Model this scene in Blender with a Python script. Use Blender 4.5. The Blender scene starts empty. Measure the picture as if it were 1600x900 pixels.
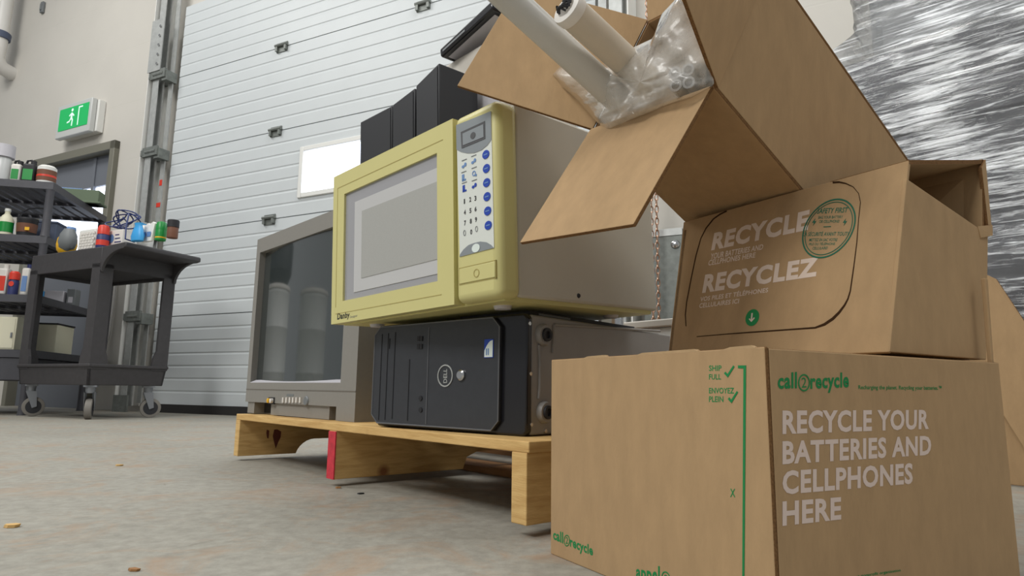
import bpy, bmesh, math, random
from mathutils import Vector, Matrix
V = Vector
rnd = random.Random(7)
SC = bpy.context.scene
COL = SC.collection

# ------------------------------------------------------------------ camera
FPX, PITCH, ROLL, CAMH = 1018.9, .1557, .0137, .183
_F = V((0, math.cos(PITCH), math.sin(PITCH)))
_U0 = V((0, -math.sin(PITCH), math.cos(PITCH)))
_R0 = V((1, 0, 0))
_R = math.cos(ROLL) * _R0 + math.sin(ROLL) * _U0
_U = -math.sin(ROLL) * _R0 + math.cos(ROLL) * _U0
EYE = V((0, 0, CAMH))
cd = bpy.data.cameras.new('camera')
cam = bpy.data.objects.new('camera', cd)
COL.objects.link(cam)
cd.sensor_width = 36
cd.lens = 36 * FPX / 1600
cd.clip_start = .02
m = Matrix.Identity(4)
for i in range(3):
    m[i][0], m[i][1], m[i][2] = _R[i], _U[i], -_F[i]
    m[i][3] = EYE[i]
cam.matrix_world = m
SC.camera = cam
SC.view_settings.view_transform = 'Standard'
SC.view_settings.look = 'None'
SC.view_settings.exposure = 0.0
SC.view_settings.gamma = 1
SC.view_settings.use_curve_mapping = False

# ------------------------------------------------------------------ light
w = bpy.data.worlds.new('world')
SC.world = w
w.use_nodes = True
w.node_tree.nodes['Background'].inputs[0].default_value = (.95, .98, 1.0, 1)
w.node_tree.nodes['Background'].inputs[1].default_value = .33


def area(name, loc, target, sx, sy, power, col=(1, .99, .955)):
    l = bpy.data.lights.new(name, 'AREA')
    l.shape = 'RECTANGLE'
    l.size, l.size_y, l.energy, l.color = sx, sy, power, col
    o = bpy.data.objects.new(name, l)
    COL.objects.link(o)
    o.location = loc
    o.rotation_euler = (V(target) - V(loc)).to_track_quat('-Z', 'Y').to_euler()
    return o


area('ceiling_lamp', (-3.0, -1.4, 3.9), (-.2, .9, .3), 2.4, 1.2, 158)
area('ceiling_lamp', (.4, 2.0, 4.8), (.4, 1.6, 0), 2.4, 1.2, 70)
area('ceiling_lamp', (-4.2, 2.4, 4.6), (-3.2, 3.0, 0), 2.4, 1.2, 104)
area('ceiling_lamp', (3.2, -.6, 4.6), (2.2, 1.4, .6), 2.4, 1.2, 68)

# ------------------------------------------------------------------ helpers


def rotvec(t):
    t = V(t)
    return Matrix.Rotation(t.length, 3, t.normalized()) if t.length > 1e-9 else Matrix.Identity(3)


class Fr:
    """a local frame: x to the right along the front, y into the depth, z up"""

    def __init__(s, o, yaw=None, tilt=(0, 0, 0), M=None, k=1.0):
        s.o = V(o)
        if M is None:
            b = Matrix(((math.sin(yaw), math.cos(yaw), 0), (-math.cos(yaw), math.sin(yaw), 0), (0, 0, 1)))
            M = rotvec(tilt) @ b
        s.M = M * k
        s.I = s.M.inverted()

    def w(s, x, y, z):
        return s.o + s.M @ V((x, y, z))

    def l(s, p):
        return s.I @ (V(p) - s.o)

    def mat(s):
        return Matrix.Translation(s.o) @ s.M.to_4x4()

    def hit(s, px, py, axis=1, val=0.0):
        d = s.I @ ray(px, py)
        e = s.I @ (EYE - s.o)
        return e + d * ((val - e[axis]) / d[axis])


def ray(px, py):
    return _F + _R * ((px - 800) / FPX) - _U * ((py - 450) / FPX)


class MB:
    def __init__(s):
        s.v, s.f, s.m = [], [], []

    def quad(s, pts, mi=0):
        b = len(s.v)
        s.v += [V(p) for p in pts]
        s.f.append(list(range(b, b + len(pts))))
        s.m.append(mi)
        return s

    def prism(s, pts, ext, mi=0, me=None):
        """polygon pts (3D) extruded by vector ext"""
        n = len(pts)
        b = len(s.v)
        e = V(ext)
        s.v += [V(p) for p in pts] + [V(p) + e for p in pts]
        s.f.append(list(range(b, b + n)))
        s.m.append(mi)
        s.f.append([b + n + i for i in range(n)][::-1])
        s.m.append(mi)
        for i in range(n):
            j = (i + 1) % n
            s.f.append([b + j, b + i, b + n + i, b + n + j])
            s.m.append(mi if me is None else me)
        return s

    def box(s, x0, x1, y0, y1, z0, z1, mi=0):
        return s.prism([(x0, y0, z0), (x1, y0, z0), (x1, y1, z0), (x0, y1, z0)], (0, 0, z1 - z0), mi)

    def slab(s, q, th, mi=0, me=None):
        q = [V(p) for p in q]
        n = (q[1] - q[0]).cross(q[2] - q[0]).normalized()
        return s.prism(q, n * th, mi, me)

    def tube(s, pts, r, n=10, mi=0, caps=True, closed=False):
        pts = [V(p) for p in pts]
        rs = r if isinstance(r, (list, tuple)) else [r] * len(pts)
        b = len(s.v)
        up = None
        N = len(pts)
        for i, p in enumerate(pts):
            if closed:
                t = pts[(i + 1) % N] - pts[i - 1]
            else:
                t = pts[min(i + 1, N - 1)] - pts[max(i - 1, 0)]
            t.normalize()
            if up is None:
                a = V((0, 0, 1)) if abs(t.z) < .9 else V((1, 0, 0))
                up = (a - t * a.dot(t)).normalized()
            else:
                up = (up - t * up.dot(t)).normalized()
            sd = t.cross(up)
            for k in range(n):
                a = 2 * math.pi * k / n
                s.v.append(p + (up * math.cos(a) + sd * math.sin(a)) * rs[i])
        for i in range(N if closed else N - 1):
            i2 = (i + 1) % N
            for k in range(n):
                k2 = (k + 1) % n
                s.f.append([b + i * n + k, b + i * n + k2, b + i2 * n + k2, b + i2 * n + k])
                s.m.append(mi)
        if caps and not closed:
            s.f.append([b + k for k in range(n)][::-1])
            s.m.append(mi)
            s.f.append([b + (N - 1) * n + k for k in range(n)])
            s.m.append(mi)
        return s

    def lathe(s, prof, o=(0, 0, 0), ax=(0, 0, 1), n=24, mi=0, sx=1.0, sy=1.0):
        """profile [(radius, height)] about axis ax from o"""
        o, ax = V(o), V(ax).normalized()
        a = V((0, 0, 1)) if abs(ax.z) < .9 else V((1, 0, 0))
        e1 = (a - ax * a.dot(ax)).normalized()
        e2 = ax.cross(e1)
        b = len(s.v)
        for r, h in prof:
            for k in range(n):
                t = 2 * math.pi * k / n
                s.v.append(o + ax * h + e1 * (math.cos(t) * r * sx) + e2 * (math.sin(t) * r * sy))
        for i in range(len(prof) - 1):
            for k in range(n):
                k2 = (k + 1) % n
                s.f.append([b + i * n + k, b + i * n + k2, b + (i + 1) * n + k2, b + (i + 1) * n + k])
                s.m.append(mi)
        s.f.append([b + k for k in range(n)][::-1])
        s.m.append(mi)
        s.f.append([b + (len(prof) - 1) * n + k for k in range(n)])
        s.m.append(mi)
        return s

    def ring(s, c, ex, ey, r0, r1, nrm, th, n=40, mi=0):
        c, ex, ey, nrm = V(c), V(ex), V(ey), V(nrm).normalized()
        b = len(s.v)
        for k in range(n):
            t = 2 * math.pi * k / n
            d = ex * math.cos(t) + ey * math.sin(t)
            s.v += [c + d * r0, c + d * r1, c + d * r1 + nrm * th, c + d * r0 + nrm * th]
        for k in range(n):
            k2 = (k + 1) % n
            for j in range(4):
                j2 = (j + 1) % 4
                s.f.append([b + k * 4 + j, b + k2 * 4 + j, b + k2 * 4 + j2, b + k * 4 + j2])
                s.m.append(mi)
        return s

    def disc(s, c, ex, ey, nrm, th, n=32, mi=0):
        pts = [V(c) + V(ex) * math.cos(2 * math.pi * k / n) + V(ey) * math.sin(2 * math.pi * k / n) for k in range(n)]
        return s.prism(pts, V(nrm).normalized() * th, mi)

    def build(s, name, mat, parent=None, bevel=0, seg=2, smooth=35, off=None):
        me = bpy.data.meshes.new(name)
        vs = s.v if off is None else [p - V(off) for p in s.v]
        me.from_pydata([tuple(p) for p in vs], [], s.f)
        for mm in (mat if isinstance(mat, (list, tuple)) else [mat]):
            me.materials.append(mm)
        for p, mi in zip(me.polygons, s.m):
            p.material_index = mi
        bm = bmesh.new()
        bm.from_mesh(me)
        bmesh.ops.recalc_face_normals(bm, faces=bm.faces)
        bm.to_mesh(me)
        bm.free()
        if smooth:
            me.shade_smooth()
            me.set_sharp_from_angle(angle=math.radians(smooth))
        o = bpy.data.objects.new(name, me)
        COL.objects.link(o)
        if parent is not None:
            o.parent = parent
        if bevel:
            b = o.modifiers.new('bevel', 'BEVEL')
            b.width, b.segments, b.limit_method = bevel, seg, 'ANGLE'
            b.angle_limit = math.radians(40)
        return o


def thing(name, label, cat, fr=None, loc=None, group=None):
    o = bpy.data.objects.new(name, None)
    COL.objects.link(o)
    o.empty_display_size = .05
    if fr is not None:
        o.matrix_world = fr.mat()
    elif loc is not None:
        o.location = loc
    return tag(o, label, cat, group)


def tag(o, label, cat, group=None):
    o['label'] = label
    o['category'] = cat
    if group:
        o['group'] = group
    return o


def struct(o):
    o['kind'] = 'structure'
    return o


def text(s, quad, mat, name, parent, nrm, th=.0002, bold=.012, off=None):
    """printed lettering: quad = BL, BR, TR, TL of the ink"""
    c = bpy.data.curves.new('t', 'FONT')
    c.body = s
    c.size = 1
    c.offset = bold
    c.space_character = 1 + max(0, bold - .008) * 3.2
    c.resolution_u = 3
    for k in range(len(s) - 1):
        if s[k:k + 2].upper() == 'TT':
            c.body_format[k].kerning = 3
    t = bpy.data.objects.new('t', c)
    COL.objects.link(t)
    dg = bpy.context.evaluated_depsgraph_get()
    me = bpy.data.meshes.new_from_object(t.evaluated_get(dg))
    bpy.data.objects.remove(t)
    bpy.data.curves.remove(c)
    xs = [v.co.x for v in me.vertices]
    ys = [v.co.y for v in me.vertices]
    x0, x1, y0, y1 = min(xs), max(xs), min(ys), max(ys)
    BL, BR, TR, TL = [V(q) for q in quad]
    n = V(nrm).normalized() * th
    for v in me.vertices:
        a = (v.co.x - x0) / (x1 - x0)
        b = (v.co.y - y0) / (y1 - y0)
        p = BL * (1 - a) * (1 - b) + BR * a * (1 - b) + TR * a * b + TL * (1 - a) * b + n
        v.co = p if off is None else p - V(off)
    me.shade_flat()
    me.materials.clear()
    me.materials.append(mat)
    me.name = name
    o = bpy.data.objects.new(name, me)
    COL.objects.link(o)
    o.parent = parent
    return o


# ------------------------------------------------------------------ materials
def srgb(r, g, b):
    f = lambda c: (c / 255 / 12.92) if c / 255 <= .04045 else ((c / 255 + .055) / 1.055) ** 2.4
    return (f(r), f(g), f(b), 1)


def mat(name, col, rough=.5, metal=0.0, nscale=0, namt=.1, bump=0, bscale=60, stretch=(1, 1, 1), spec=.5, coat=0):
    m = bpy.data.materials.new(name)
    m.use_nodes = True
    nt = m.node_tree
    p = nt.nodes['Principled BSDF']
    c = srgb(*col)
    p.inputs['Base Color'].default_value = c
    p.inputs['Roughness'].default_value = rough
    p.inputs['Metallic'].default_value = metal
    p.inputs['Specular IOR Level'].default_value = spec
    p.inputs['Coat Weight'].default_value = coat
    if nscale or bump:
        tc = nt.nodes.new('ShaderNodeTexCoord')
        mp = nt.nodes.new('ShaderNodeMapping')
        mp.inputs['Scale'].default_value = stretch
        nt.links.new(tc.outputs['Object'], mp.inputs[0])
    if nscale:
        n = nt.nodes.new('ShaderNodeTexNoise')
        n.inputs['Scale'].default_value = nscale
        n.inputs['Detail'].default_value = 6
        n.inputs['Roughness'].default_value = .6
        r = nt.nodes.new('ShaderNodeMapRange')
        r.inputs[1].default_value, r.inputs[2].default_value = .3, .7
        r.inputs[3].default_value, r.inputs[4].default_value = 1 - namt, 1 + namt
        mx = nt.nodes.new('ShaderNodeVectorMath')
        mx.operation = 'SCALE'
        mx.inputs[0].default_value = c[:3]
        nt.links.new(mp.outputs[0], n.inputs['Vector'])
        nt.links.new(n.outputs['Fac'], r.inputs[0])
        nt.links.new(r.outputs[0], mx.inputs['Scale'])
        nt.links.new(mx.outputs[0], p.inputs['Base Color'])
    if bump:
        n2 = nt.nodes.new('ShaderNodeTexNoise')
        n2.inputs['Scale'].default_value = bscale
        n2.inputs['Detail'].default_value = 4
        b = nt.nodes.new('ShaderNodeBump')
        b.inputs['Strength'].default_value = bump
        b.inputs['Distance'].default_value = .002
        nt.links.new(mp.outputs[0], n2.inputs['Vector'])
        nt.links.new(n2.outputs['Fac'], b.inputs['Height'])
        nt.links.new(b.outputs[0], p.inputs['Normal'])
    return m


def emit(name, col, s):
    m = bpy.data.materials.new(name)
    m.use_nodes = True
    p = m.node_tree.nodes['Principled BSDF']
    p.inputs['Base Color'].default_value = srgb(*col)
    p.inputs['Emission Color'].default_value = srgb(*col)
    p.inputs['Emission Strength'].default_value = s
    return m


M_card = mat('cardboard', (170, 141, 105), .85, nscale=55, namt=.07, bump=.15, bscale=300, stretch=(1, 1, .35), spec=.25)
M_card2 = mat('cardboard_inside', (174, 146, 110), .85, nscale=40, namt=.06, bump=.15, bscale=260, spec=.25)
M_edge = mat('cardboard_edge', (116, 86, 56), .9, nscale=500, namt=.35, spec=.1)
M_green = mat('green_ink', (34, 128, 72), .7, spec=.2)
M_dgreen = mat('dark_green_ink', (44, 104, 82), .7, spec=.2)
M_white_ink = mat('pale_ink', (214, 196, 186), .7, spec=.2)
M_pale_ink2 = mat('pale_ink_panel', (216, 198, 184), .7, spec=.2)
M_perf = mat('cut_slit', (58, 40, 26), .95, spec=.05)
M_floor = None
M_wall = None
M_door = mat('door_white_steel', (198, 203, 205), .45, nscale=6, namt=.02)
M_galv = mat('galvanised_steel', (176, 178, 176), .42, .35, nscale=25, namt=.12)
M_galv_d = mat('dull_galvanised_steel', (120, 124, 120), .5, .4, nscale=30, namt=.2)
M_whitep = mat('white_paint', (222, 222, 218), .5)
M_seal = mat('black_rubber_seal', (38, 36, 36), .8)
M_frame = mat('olive_grey_frame', (118, 116, 104), .55)
M_slab = mat('blue_grey_door', (112, 116, 124), .55)
M_day = emit('daylit_pane', (226, 236, 255), 3.2)
M_wood = None
M_red = mat('red_paint', (196, 48, 62), .7, nscale=60, namt=.25)
M_black = mat('black_plastic', (50, 52, 57), .42, nscale=90, namt=.08)
M_black2 = mat('black_gloss', (28, 28, 32), .22)
M_blackm = mat('black_matte', (34, 35, 40), .6)
M_pcside = mat('dark_grey_steel', (146, 143, 140), .45, 0, nscale=14, namt=.06)
M_pcline = mat('grey_plastic_line', (96, 98, 102), .4)
M_chrome = mat('chrome', (200, 200, 200), .18, 1)
M_cart = mat('charcoal_plastic', (62, 60, 62), .55, nscale=30, namt=.12, bump=.1, bscale=400)
M_silver = mat('silver_plastic', (134, 131, 125), .42, nscale=120, namt=.03)
M_silver_d = mat('dark_silver_plastic', (104, 98, 90), .5, nscale=80, namt=.06)
M_screen = mat('crt_glass', (52, 58, 58), .06, spec=.8, coat=.4)
M_yellow = mat('yellowed_plastic', (206, 199, 136), .42, nscale=5, namt=.02)
M_yline = mat('yellow_groove', (168, 154, 90), .6)
M_mwside = mat('grey_painted_steel', (194, 190, 178), .45, .0, nscale=9, namt=.03)
M_winglass = mat('window_dark', (158, 158, 162), .16, spec=.6)
M_winbord = mat('window_pale_border', (192, 192, 192), .3)
M_winmesh = mat('window_mesh', (168, 168, 164), .35, nscale=600, namt=.05)
M_panel = mat('pale_panel', (218, 222, 216), .4)
M_pgrey = mat('panel_grey', (150, 156, 160), .35, .3)
M_lcd = mat('lcd_dark', (92, 92, 94), .2)
M_blue = mat('blue_print', (28, 66, 168), .5)
M_lblue = mat('pale_blue_print', (106, 140, 190), .5)
M_ink = mat('black_print', (30, 30, 34), .6)
M_beige = mat('beige_plastic', (206, 200, 190), .5)
M_lav = mat('pale_grey_plastic', (190, 188, 194), .5)
M_tyre = mat('grey_tyre', (120, 116, 110), .7)
M_steel = mat('dull_steel', (140, 144, 150), .4, .7)
M_lgreen = mat('exit_green', (20, 160, 84), .4)
M_signw = mat('sign_white', (225, 235, 230), .4)
M_cream = mat('cream_plastic', (222, 218, 194), .5)
M_olive = mat('olive_green_plastic', (92, 108, 84), .6)
M_bluegrey = mat('blue_grey_plastic', (72, 82, 104), .55)
M_pgreen = mat('green_plastic', (26, 138, 60), .35)
M_redcap = mat('red_plastic', (214, 62, 46), .4)
M_yel = mat('bright_yellow', (232, 178, 28), .4)
M_gry = mat('mid_grey', (112, 116, 118), .5)
M_navy = mat('navy', (44, 52, 104), .5)
M_cable = mat('blue_cable', (30, 48, 104), .4)
M_bblue = mat('bright_blue', (60, 160, 224), .4)
M_chain = mat('copper_chain', (184, 150, 128), .35, .8)
M_brown = mat('brown_label', (112, 72, 52), .6)
M_lbl = mat('pale_label', (222, 218, 212), .6)
M_pgreyl = mat('pale_grey_case', (196, 198, 196), .4)
M_vent = mat('white_pvc', (214, 212, 208), .4)


def wood():
    m = mat('pallet_wood', (206, 168, 104), .75, bump=.25, bscale=90, stretch=(1, 1, 6))
    nt = m.node_tree
    p = nt.nodes['Principled BSDF']
    tc = nt.nodes.new('ShaderNodeTexCoord')
    mp = nt.nodes.new('ShaderNodeMapping')
    mp.inputs['Scale'].default_value = (2, 3, 22)
    n = nt.nodes.new('ShaderNodeTexNoise')
    n.inputs['Scale'].default_value = 5
    n.inputs['Detail'].default_value = 8
    n.inputs['Distortion'].default_value = .8
    r = nt.nodes.new('ShaderNodeValToRGB')
    r.color_ramp.elements[0].position, r.color_ramp.elements[0].color = .3, srgb(192, 152, 92)
    r.color_ramp.elements[1].position, r.color_ramp.elements[1].color = .66, srgb(216, 180, 118)
    # a few rust-brown knots
    k = nt.nodes.new('ShaderNodeTexVoronoi')
    k.inputs['Scale'].default_value = 7
    kr = nt.nodes.new('ShaderNodeValToRGB')
    kr.color_ramp.elements[0].position, kr.color_ramp.elements[0].color = .05, (1, 1, 1, 1)
    kr.color_ramp.elements[1].position, kr.color_ramp.elements[1].color = .12, (0, 0, 0, 1)
    mx = nt.nodes.new('ShaderNodeMix')
    mx.data_type = 'RGBA'
    mx.inputs[7].default_value = srgb(140, 92, 54)
    nt.links.new(tc.outputs['Object'], mp.inputs[0])
    nt.links.new(mp.outputs[0], n.inputs['Vector'])
    nt.links.new(tc.outputs['Object'], k.inputs['Vector'])
    nt.links.new(k.outputs['Distance'], kr.inputs[0])
    nt.links.new(n.outputs['Fac'], r.inputs[0])
    nt.links.new(kr.outputs[0], mx.inputs[0])
    nt.links.new(r.outputs[0], mx.inputs[6])
    nt.links.new(mx.outputs[2], p.inputs['Base Color'])
    return m


M_wood = wood()
M_wood_d = mat('weathered_wood', (150, 108, 66), .8, nscale=12, namt=.25, stretch=(1, 6, 6))
M_stain = mat('brown_stain', (96, 44, 32), .8)


def floor_mat():
    m = bpy.data.materials.new('concrete')
    m.use_nodes = True
    nt = m.node_tree
    p = nt.nodes['Principled BSDF']
    p.inputs['Roughness'].default_value = .62
    p.inputs['Specular IOR Level'].default_value = .35
    tc = nt.nodes.new('ShaderNodeTexCoord')

    def noise(sc, det=6, ro=.6, dist=0):
        n = nt.nodes.new('ShaderNodeTexNoise')
        n.inputs['Scale'].default_value = sc
        n.inputs['Detail'].default_value = det
        n.inputs['Roughness'].default_value = ro
        n.inputs['Distortion'].default_value = dist
        nt.links.new(tc.outputs['Object'], n.inputs['Vector'])
        return n

    def ramp(src, a, ca, b, cb):
        r = nt.nodes.new('ShaderNodeValToRGB')
        r.color_ramp.elements[0].position, r.color_ramp.elements[0].color = a, ca
        r.color_ramp.elements[1].position, r.color_ramp.elements[1].color = b, cb
        nt.links.new(src, r.inputs[0])
        return r

    def mix(fac, a, b, mode='MIX'):
        x = nt.nodes.new('ShaderNodeMix')
        x.data_type = 'RGBA'
        x.blend_type = mode
        nt.links.new(fac, x.inputs[0])
        nt.links.new(a, x.inputs[6])
        if isinstance(b, tuple):
            x.inputs[7].default_value = b
        else:
            nt.links.new(b, x.inputs[7])
        return x.outputs[2]
    base = ramp(noise(2.2, 8, .65, .4).outputs['Fac'], .3, srgb(138, 136, 128), .7, srgb(164, 161, 152)).outputs[0]
    fine = ramp(noise(45, 6, .7).outputs['Fac'], .35, srgb(122, 118, 108), .65, srgb(172, 169, 158)).outputs[0]
    h = nt.nodes.new('ShaderNodeValue')
    h.outputs[0].default_value = .42
    c = mix(h.outputs[0], base, fine)
    rust = ramp(noise(5.5, 9, .75, 1.2).outputs['Fac'], .50, (0, 0, 0, 1), .74, (1, 1, 1, 1)).outputs[0]
    c = mix(rust, c, srgb(160, 134, 110))
    dark = ramp(noise(16, 9, .8, .6).outputs['Fac'], .62, (0, 0, 0, 1), .74, (1, 1, 1, 1)).outputs[0]
    c = mix(dark, c, srgb(104, 92, 80))
    speck = ramp(noise(30, 9, .85).outputs['Fac'], .66, (0, 0, 0, 1), .72, (1, 1, 1, 1)).outputs[0]
    c = mix(speck, c, srgb(212, 204, 192))
    nt.links.new(c, p.inputs['Base Color'])
    b = nt.nodes.new('ShaderNodeBump')
    b.inputs['Strength'].default_value = .25
    b.inputs['Distance'].default_value = .003
    nt.links.new(noise(60, 6, .7).outputs['Fac'], b.inputs['Height'])
    nt.links.new(b.outputs[0], p.inputs['Normal'])
    return m


def wall_mat():
    m = mat('painted_block_wall', (202, 198, 190), .7, nscale=2.5, namt=.03)
    nt = m.node_tree
    p = nt.nodes['Principled BSDF']
    tc = nt.nodes.new('ShaderNodeTexCoord')
    mp = nt.nodes.new('ShaderNodeMapping')
    mp.inputs['Rotation'].default_value = (math.radians(90), 0, 0)
    bt = nt.nodes.new('ShaderNodeTexBrick')
    bt.inputs['Scale'].default_value = 1
    bt.inputs['Brick Width'].default_value = 2.4
    bt.inputs['Row Height'].default_value = .45
    bt.inputs['Mortar Size'].default_value = .004
    bt.inputs['Color1'].default_value = (1, 1, 1, 1)
    bt.inputs['Color2'].default_value = (1, 1, 1, 1)
    bt.inputs['Mortar'].default_value = (0, 0, 0, 1)
    b = nt.nodes.new('ShaderNodeBump')
    b.inputs['Strength'].default_value = .35
    b.inputs['Distance'].default_value = .003
    nt.links.new(tc.outputs['Object'], mp.inputs[0])
    nt.links.new(mp.outputs[0], bt.inputs['Vector'])
    nt.links.new(bt.outputs['Color'], b.inputs['Height'])
    nt.links.new(b.outputs[0], p.inputs['Normal'])
    return m


M_floor = floor_mat()
M_wall = wall_mat()


def film_mat(name, tint, fac, scale, stretch, rough=.12, lo=.42, hi=.62, blend=.25, bstr=.9, patch=3.0):
    """stretch film / poly bag: clear where single, milky where the layers bunch up, with wrap highlights painted in as white streaks"""
    m = bpy.data.materials.new(name)
    m.use_nodes = True
    nt = m.node_tree
    nt.nodes.clear()
    out = nt.nodes.new('ShaderNodeOutputMaterial')
    tc = nt.nodes.new('ShaderNodeTexCoord')
    mp = nt.nodes.new('ShaderNodeMapping')
    mp.inputs['Scale'].default_value = stretch
    n = nt.nodes.new('ShaderNodeTexNoise')
    n.inputs['Scale'].default_value = scale
    n.inputs['Detail'].default_value = 8
    n.inputs['Roughness'].default_value = .7
    n.inputs['Distortion'].default_value = .6
    r = nt.nodes.new('ShaderNodeMapRange')
    r.inputs[1].default_value, r.inputs[2].default_value = lo, hi
    r.inputs[3].default_value, r.inputs[4].default_value = fac[0], fac[1]
    tr = nt.nodes.new('ShaderNodeBsdfTransparent')
    pr = nt.nodes.new('ShaderNodeBsdfPrincipled')
    pr.inputs['Base Color'].default_value = srgb(*tint)
    pr.inputs['Roughness'].default_value = rough
    pr.inputs['Specular IOR Level'].default_value = .8
    pr.inputs['Transmission Weight'].default_value = 0
    b = nt.nodes.new('ShaderNodeBump')
    b.inputs['Strength'].default_value = bstr
    b.inputs['Distance'].default_value = .01
    gl = nt.nodes.new('ShaderNodeBsdfGlossy')
    gl.inputs['Roughness'].default_value = rough
    mx = nt.nodes.new('ShaderNodeMixShader')
    mx2 = nt.nodes.new('ShaderNodeMixShader')
    lw = nt.nodes.new('ShaderNodeLayerWeight')
    lw.inputs['Blend'].default_value = blend
    nt.links.new(tc.outputs['Object'], mp.inputs[0])
    nt.links.new(mp.outputs[0], n.inputs['Vector'])
    n3 = nt.nodes.new('ShaderNodeTexNoise')
    n3.inputs['Scale'].default_value = patch
    n3.inputs['Detail'].default_value = 3
    r3 = nt.nodes.new('ShaderNodeMapRange')
    r3.inputs[1].default_value, r3.inputs[2].default_value = .38, .62
    r3.inputs[3].default_value, r3.inputs[4].default_value = -.09, .06
    ad = nt.nodes.new('ShaderNodeMath')
    nt.links.new(tc.outputs['Object'], n3.inputs['Vector'])
    nt.links.new(n3.outputs['Fac'], r3.inputs[0])
    nt.links.new(n.outputs['Fac'], ad.inputs[0])
    nt.links.new(r3.outputs[0], ad.inputs[1])
    nt.links.new(ad.outputs[0], r.inputs[0])
    nt.links.new(n.outputs['Fac'], b.inputs['Height'])
    nt.links.new(b.outputs[0], pr.inputs['Normal'])
    nt.links.new(b.outputs[0], gl.inputs['Normal'])
    nt.links.new(b.outputs[0], lw.inputs['Normal'])
    nt.links.new(r.outputs[0], mx.inputs[0])
    nt.links.new(tr.outputs[0], mx.inputs[1])
    nt.links.new(pr.outputs[0], mx.inputs[2])
    nt.links.new(lw.outputs['Fresnel'], mx2.inputs[0])
    nt.links.new(mx.outputs[0], mx2.inputs[1])
    nt.links.new(gl.outputs[0], mx2.inputs[2])
    nt.links.new(mx2.outputs[0], out.inputs[0])
    return m


M_wrap = film_mat('stretch_film', (244, 248, 252), (.10, 1.0), 4.2, (1.2, 1.2, 16), .14, .44, .60)  # white streaks: milky film layers plus highlights painted into the colour
M_bag = film_mat('poly_bag', (226, 222, 214), (.16, .58), 9, (1, 1, 1), .22, .32, .72, .05, .12)
M_tubew = mat('frosted_tube', (196, 194, 188), .35, nscale=30, namt=.03)
M_tubec = mat('cream_tube', (200, 190, 174), .45, nscale=20, namt=.06)

# ------------------------------------------------------------------ room
WK = 1.089
WF = Fr((0, 3.103 * WK, CAMH * (1 - WK)), math.pi / 2 - .462, k=WK)      # back wall frame: x along the wall to the right, y behind it

fm = MB()
fm.quad([(-9, -4, 0), (7, -4, 0), (7, 8, 0), (-9, 8, 0)])
struct(fm.build('floor', M_floor, smooth=0))

wr = bpy.data.objects.new('wall_back', None)
bpy.data.objects.remove(wr)
wm = MB()
YW = .04
DX0, DX1, DZ = -2.62, .44, 2.84                 # overhead door opening
EX0, EX1, EZ = -4.28, -3.30, 1.94               # exit door opening
for x0, x1, z0, z1 in [(-6.5, EX0, 0, 5.2), (EX0, EX1, EZ, 5.2), (EX1, DX0, 0, 5.2), (DX0, DX1, DZ, 5.2), (DX1, 5.0, 0, 5.2)]:
    wm.box(x0, x1, YW, YW + .2, z0, z1)
wall = wm.build('wall_back', M_wall, smooth=0)
wall.matrix_world = WF.mat()
struct(wall)

# overhead sectional door
d1 = bpy.data.objects.new('door_1', None)
COL.objects.link(d1)
d1.matrix_world = WF.mat()
struct(d1)
SZ = [.065, .625, 1.185, 1.745, 2.305, 2.84]
WX0, WX1, WZ0, WZ1 = -1.395, -.76, 1.318, 1.575
for k in range(5):
    z0, z1 = SZ[k] + .003, SZ[k + 1] - .003
    prof = [(.0, z0)]
    nr = 7
    for j in range(1, nr):
        zz = z0 + (z1 - z0) * j / nr
        prof += [(0, zz - .010), (.0027, zz - .003), (.0027, zz + .003), (0, zz + .008)]
    prof += [(0, z1)]

    def run(mb, xa, xb, prof):
        pts = [(xa, y, z) for y, z in prof] + [(xa, .04, prof[-1][1]), (xa, .04, prof[0][1])]
        mb.prism(pts, (xb - xa, 0, 0))
    mb = MB()
    if k == 2:
        lo = [q for q in prof if q[1] < WZ0 - .03] + [(0, WZ0 - .02)]
        hi = [(0, WZ1 + .02)] + [q for q in prof if q[1] > WZ1 + .03]
        run(mb, DX0 + .01, WX0 - .02, prof)
        run(mb, WX1 + .02, DX1 - .01, prof)
        run(mb, WX0 - .02, WX1 + .02, lo)
        run(mb, WX0 - .02, WX1 + .02, hi)
    else:
        run(mb, DX0 + .01, DX1 - .01, prof)
    mb.build('door_section', M_door, d1, smooth=0)
mb = MB()
t = .03
mb.box(WX0 - t, WX0, -.012, .03, WZ0 - t, WZ1 + t).box(WX1, WX1 + t, -.012, .03, WZ0 - t, WZ1 + t)
mb.box(WX0, WX1, -.012, .03, WZ0 - t, WZ0).box(WX0, WX1, -.012, .03, WZ1, WZ1 + t)
wfr = mb.build('window_frame', M_whitep, d1, bevel=.004)
MB().box(WX0, WX1, .012, .022, WZ0, WZ1).build('window_pane', M_day, wfr)
MB().box(DX0 + .01, DX1 - .01, -.012, .03, .0, .066).build('bottom_seal', M_seal, d1)
for hx in (-1.64, -.575, .3):
    for hz in SZ[1:5]:
        mb = MB()
        mb.box(hx - .045, hx + .045, -.006, .0, hz - .035, hz + .028)
        mb.box(hx - .045, hx - .028, -.02, .0, hz - .03, hz + .006).box(hx + .028, hx + .045, -.02, .0, hz - .03, hz + .006)
        mb.tube([(hx - .05, -.014, hz + .008), (hx + .05, -.014, hz + .008)], .010, 8)
        mb.build('hinge', M_galv_d, d1)

# door tracks


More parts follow.
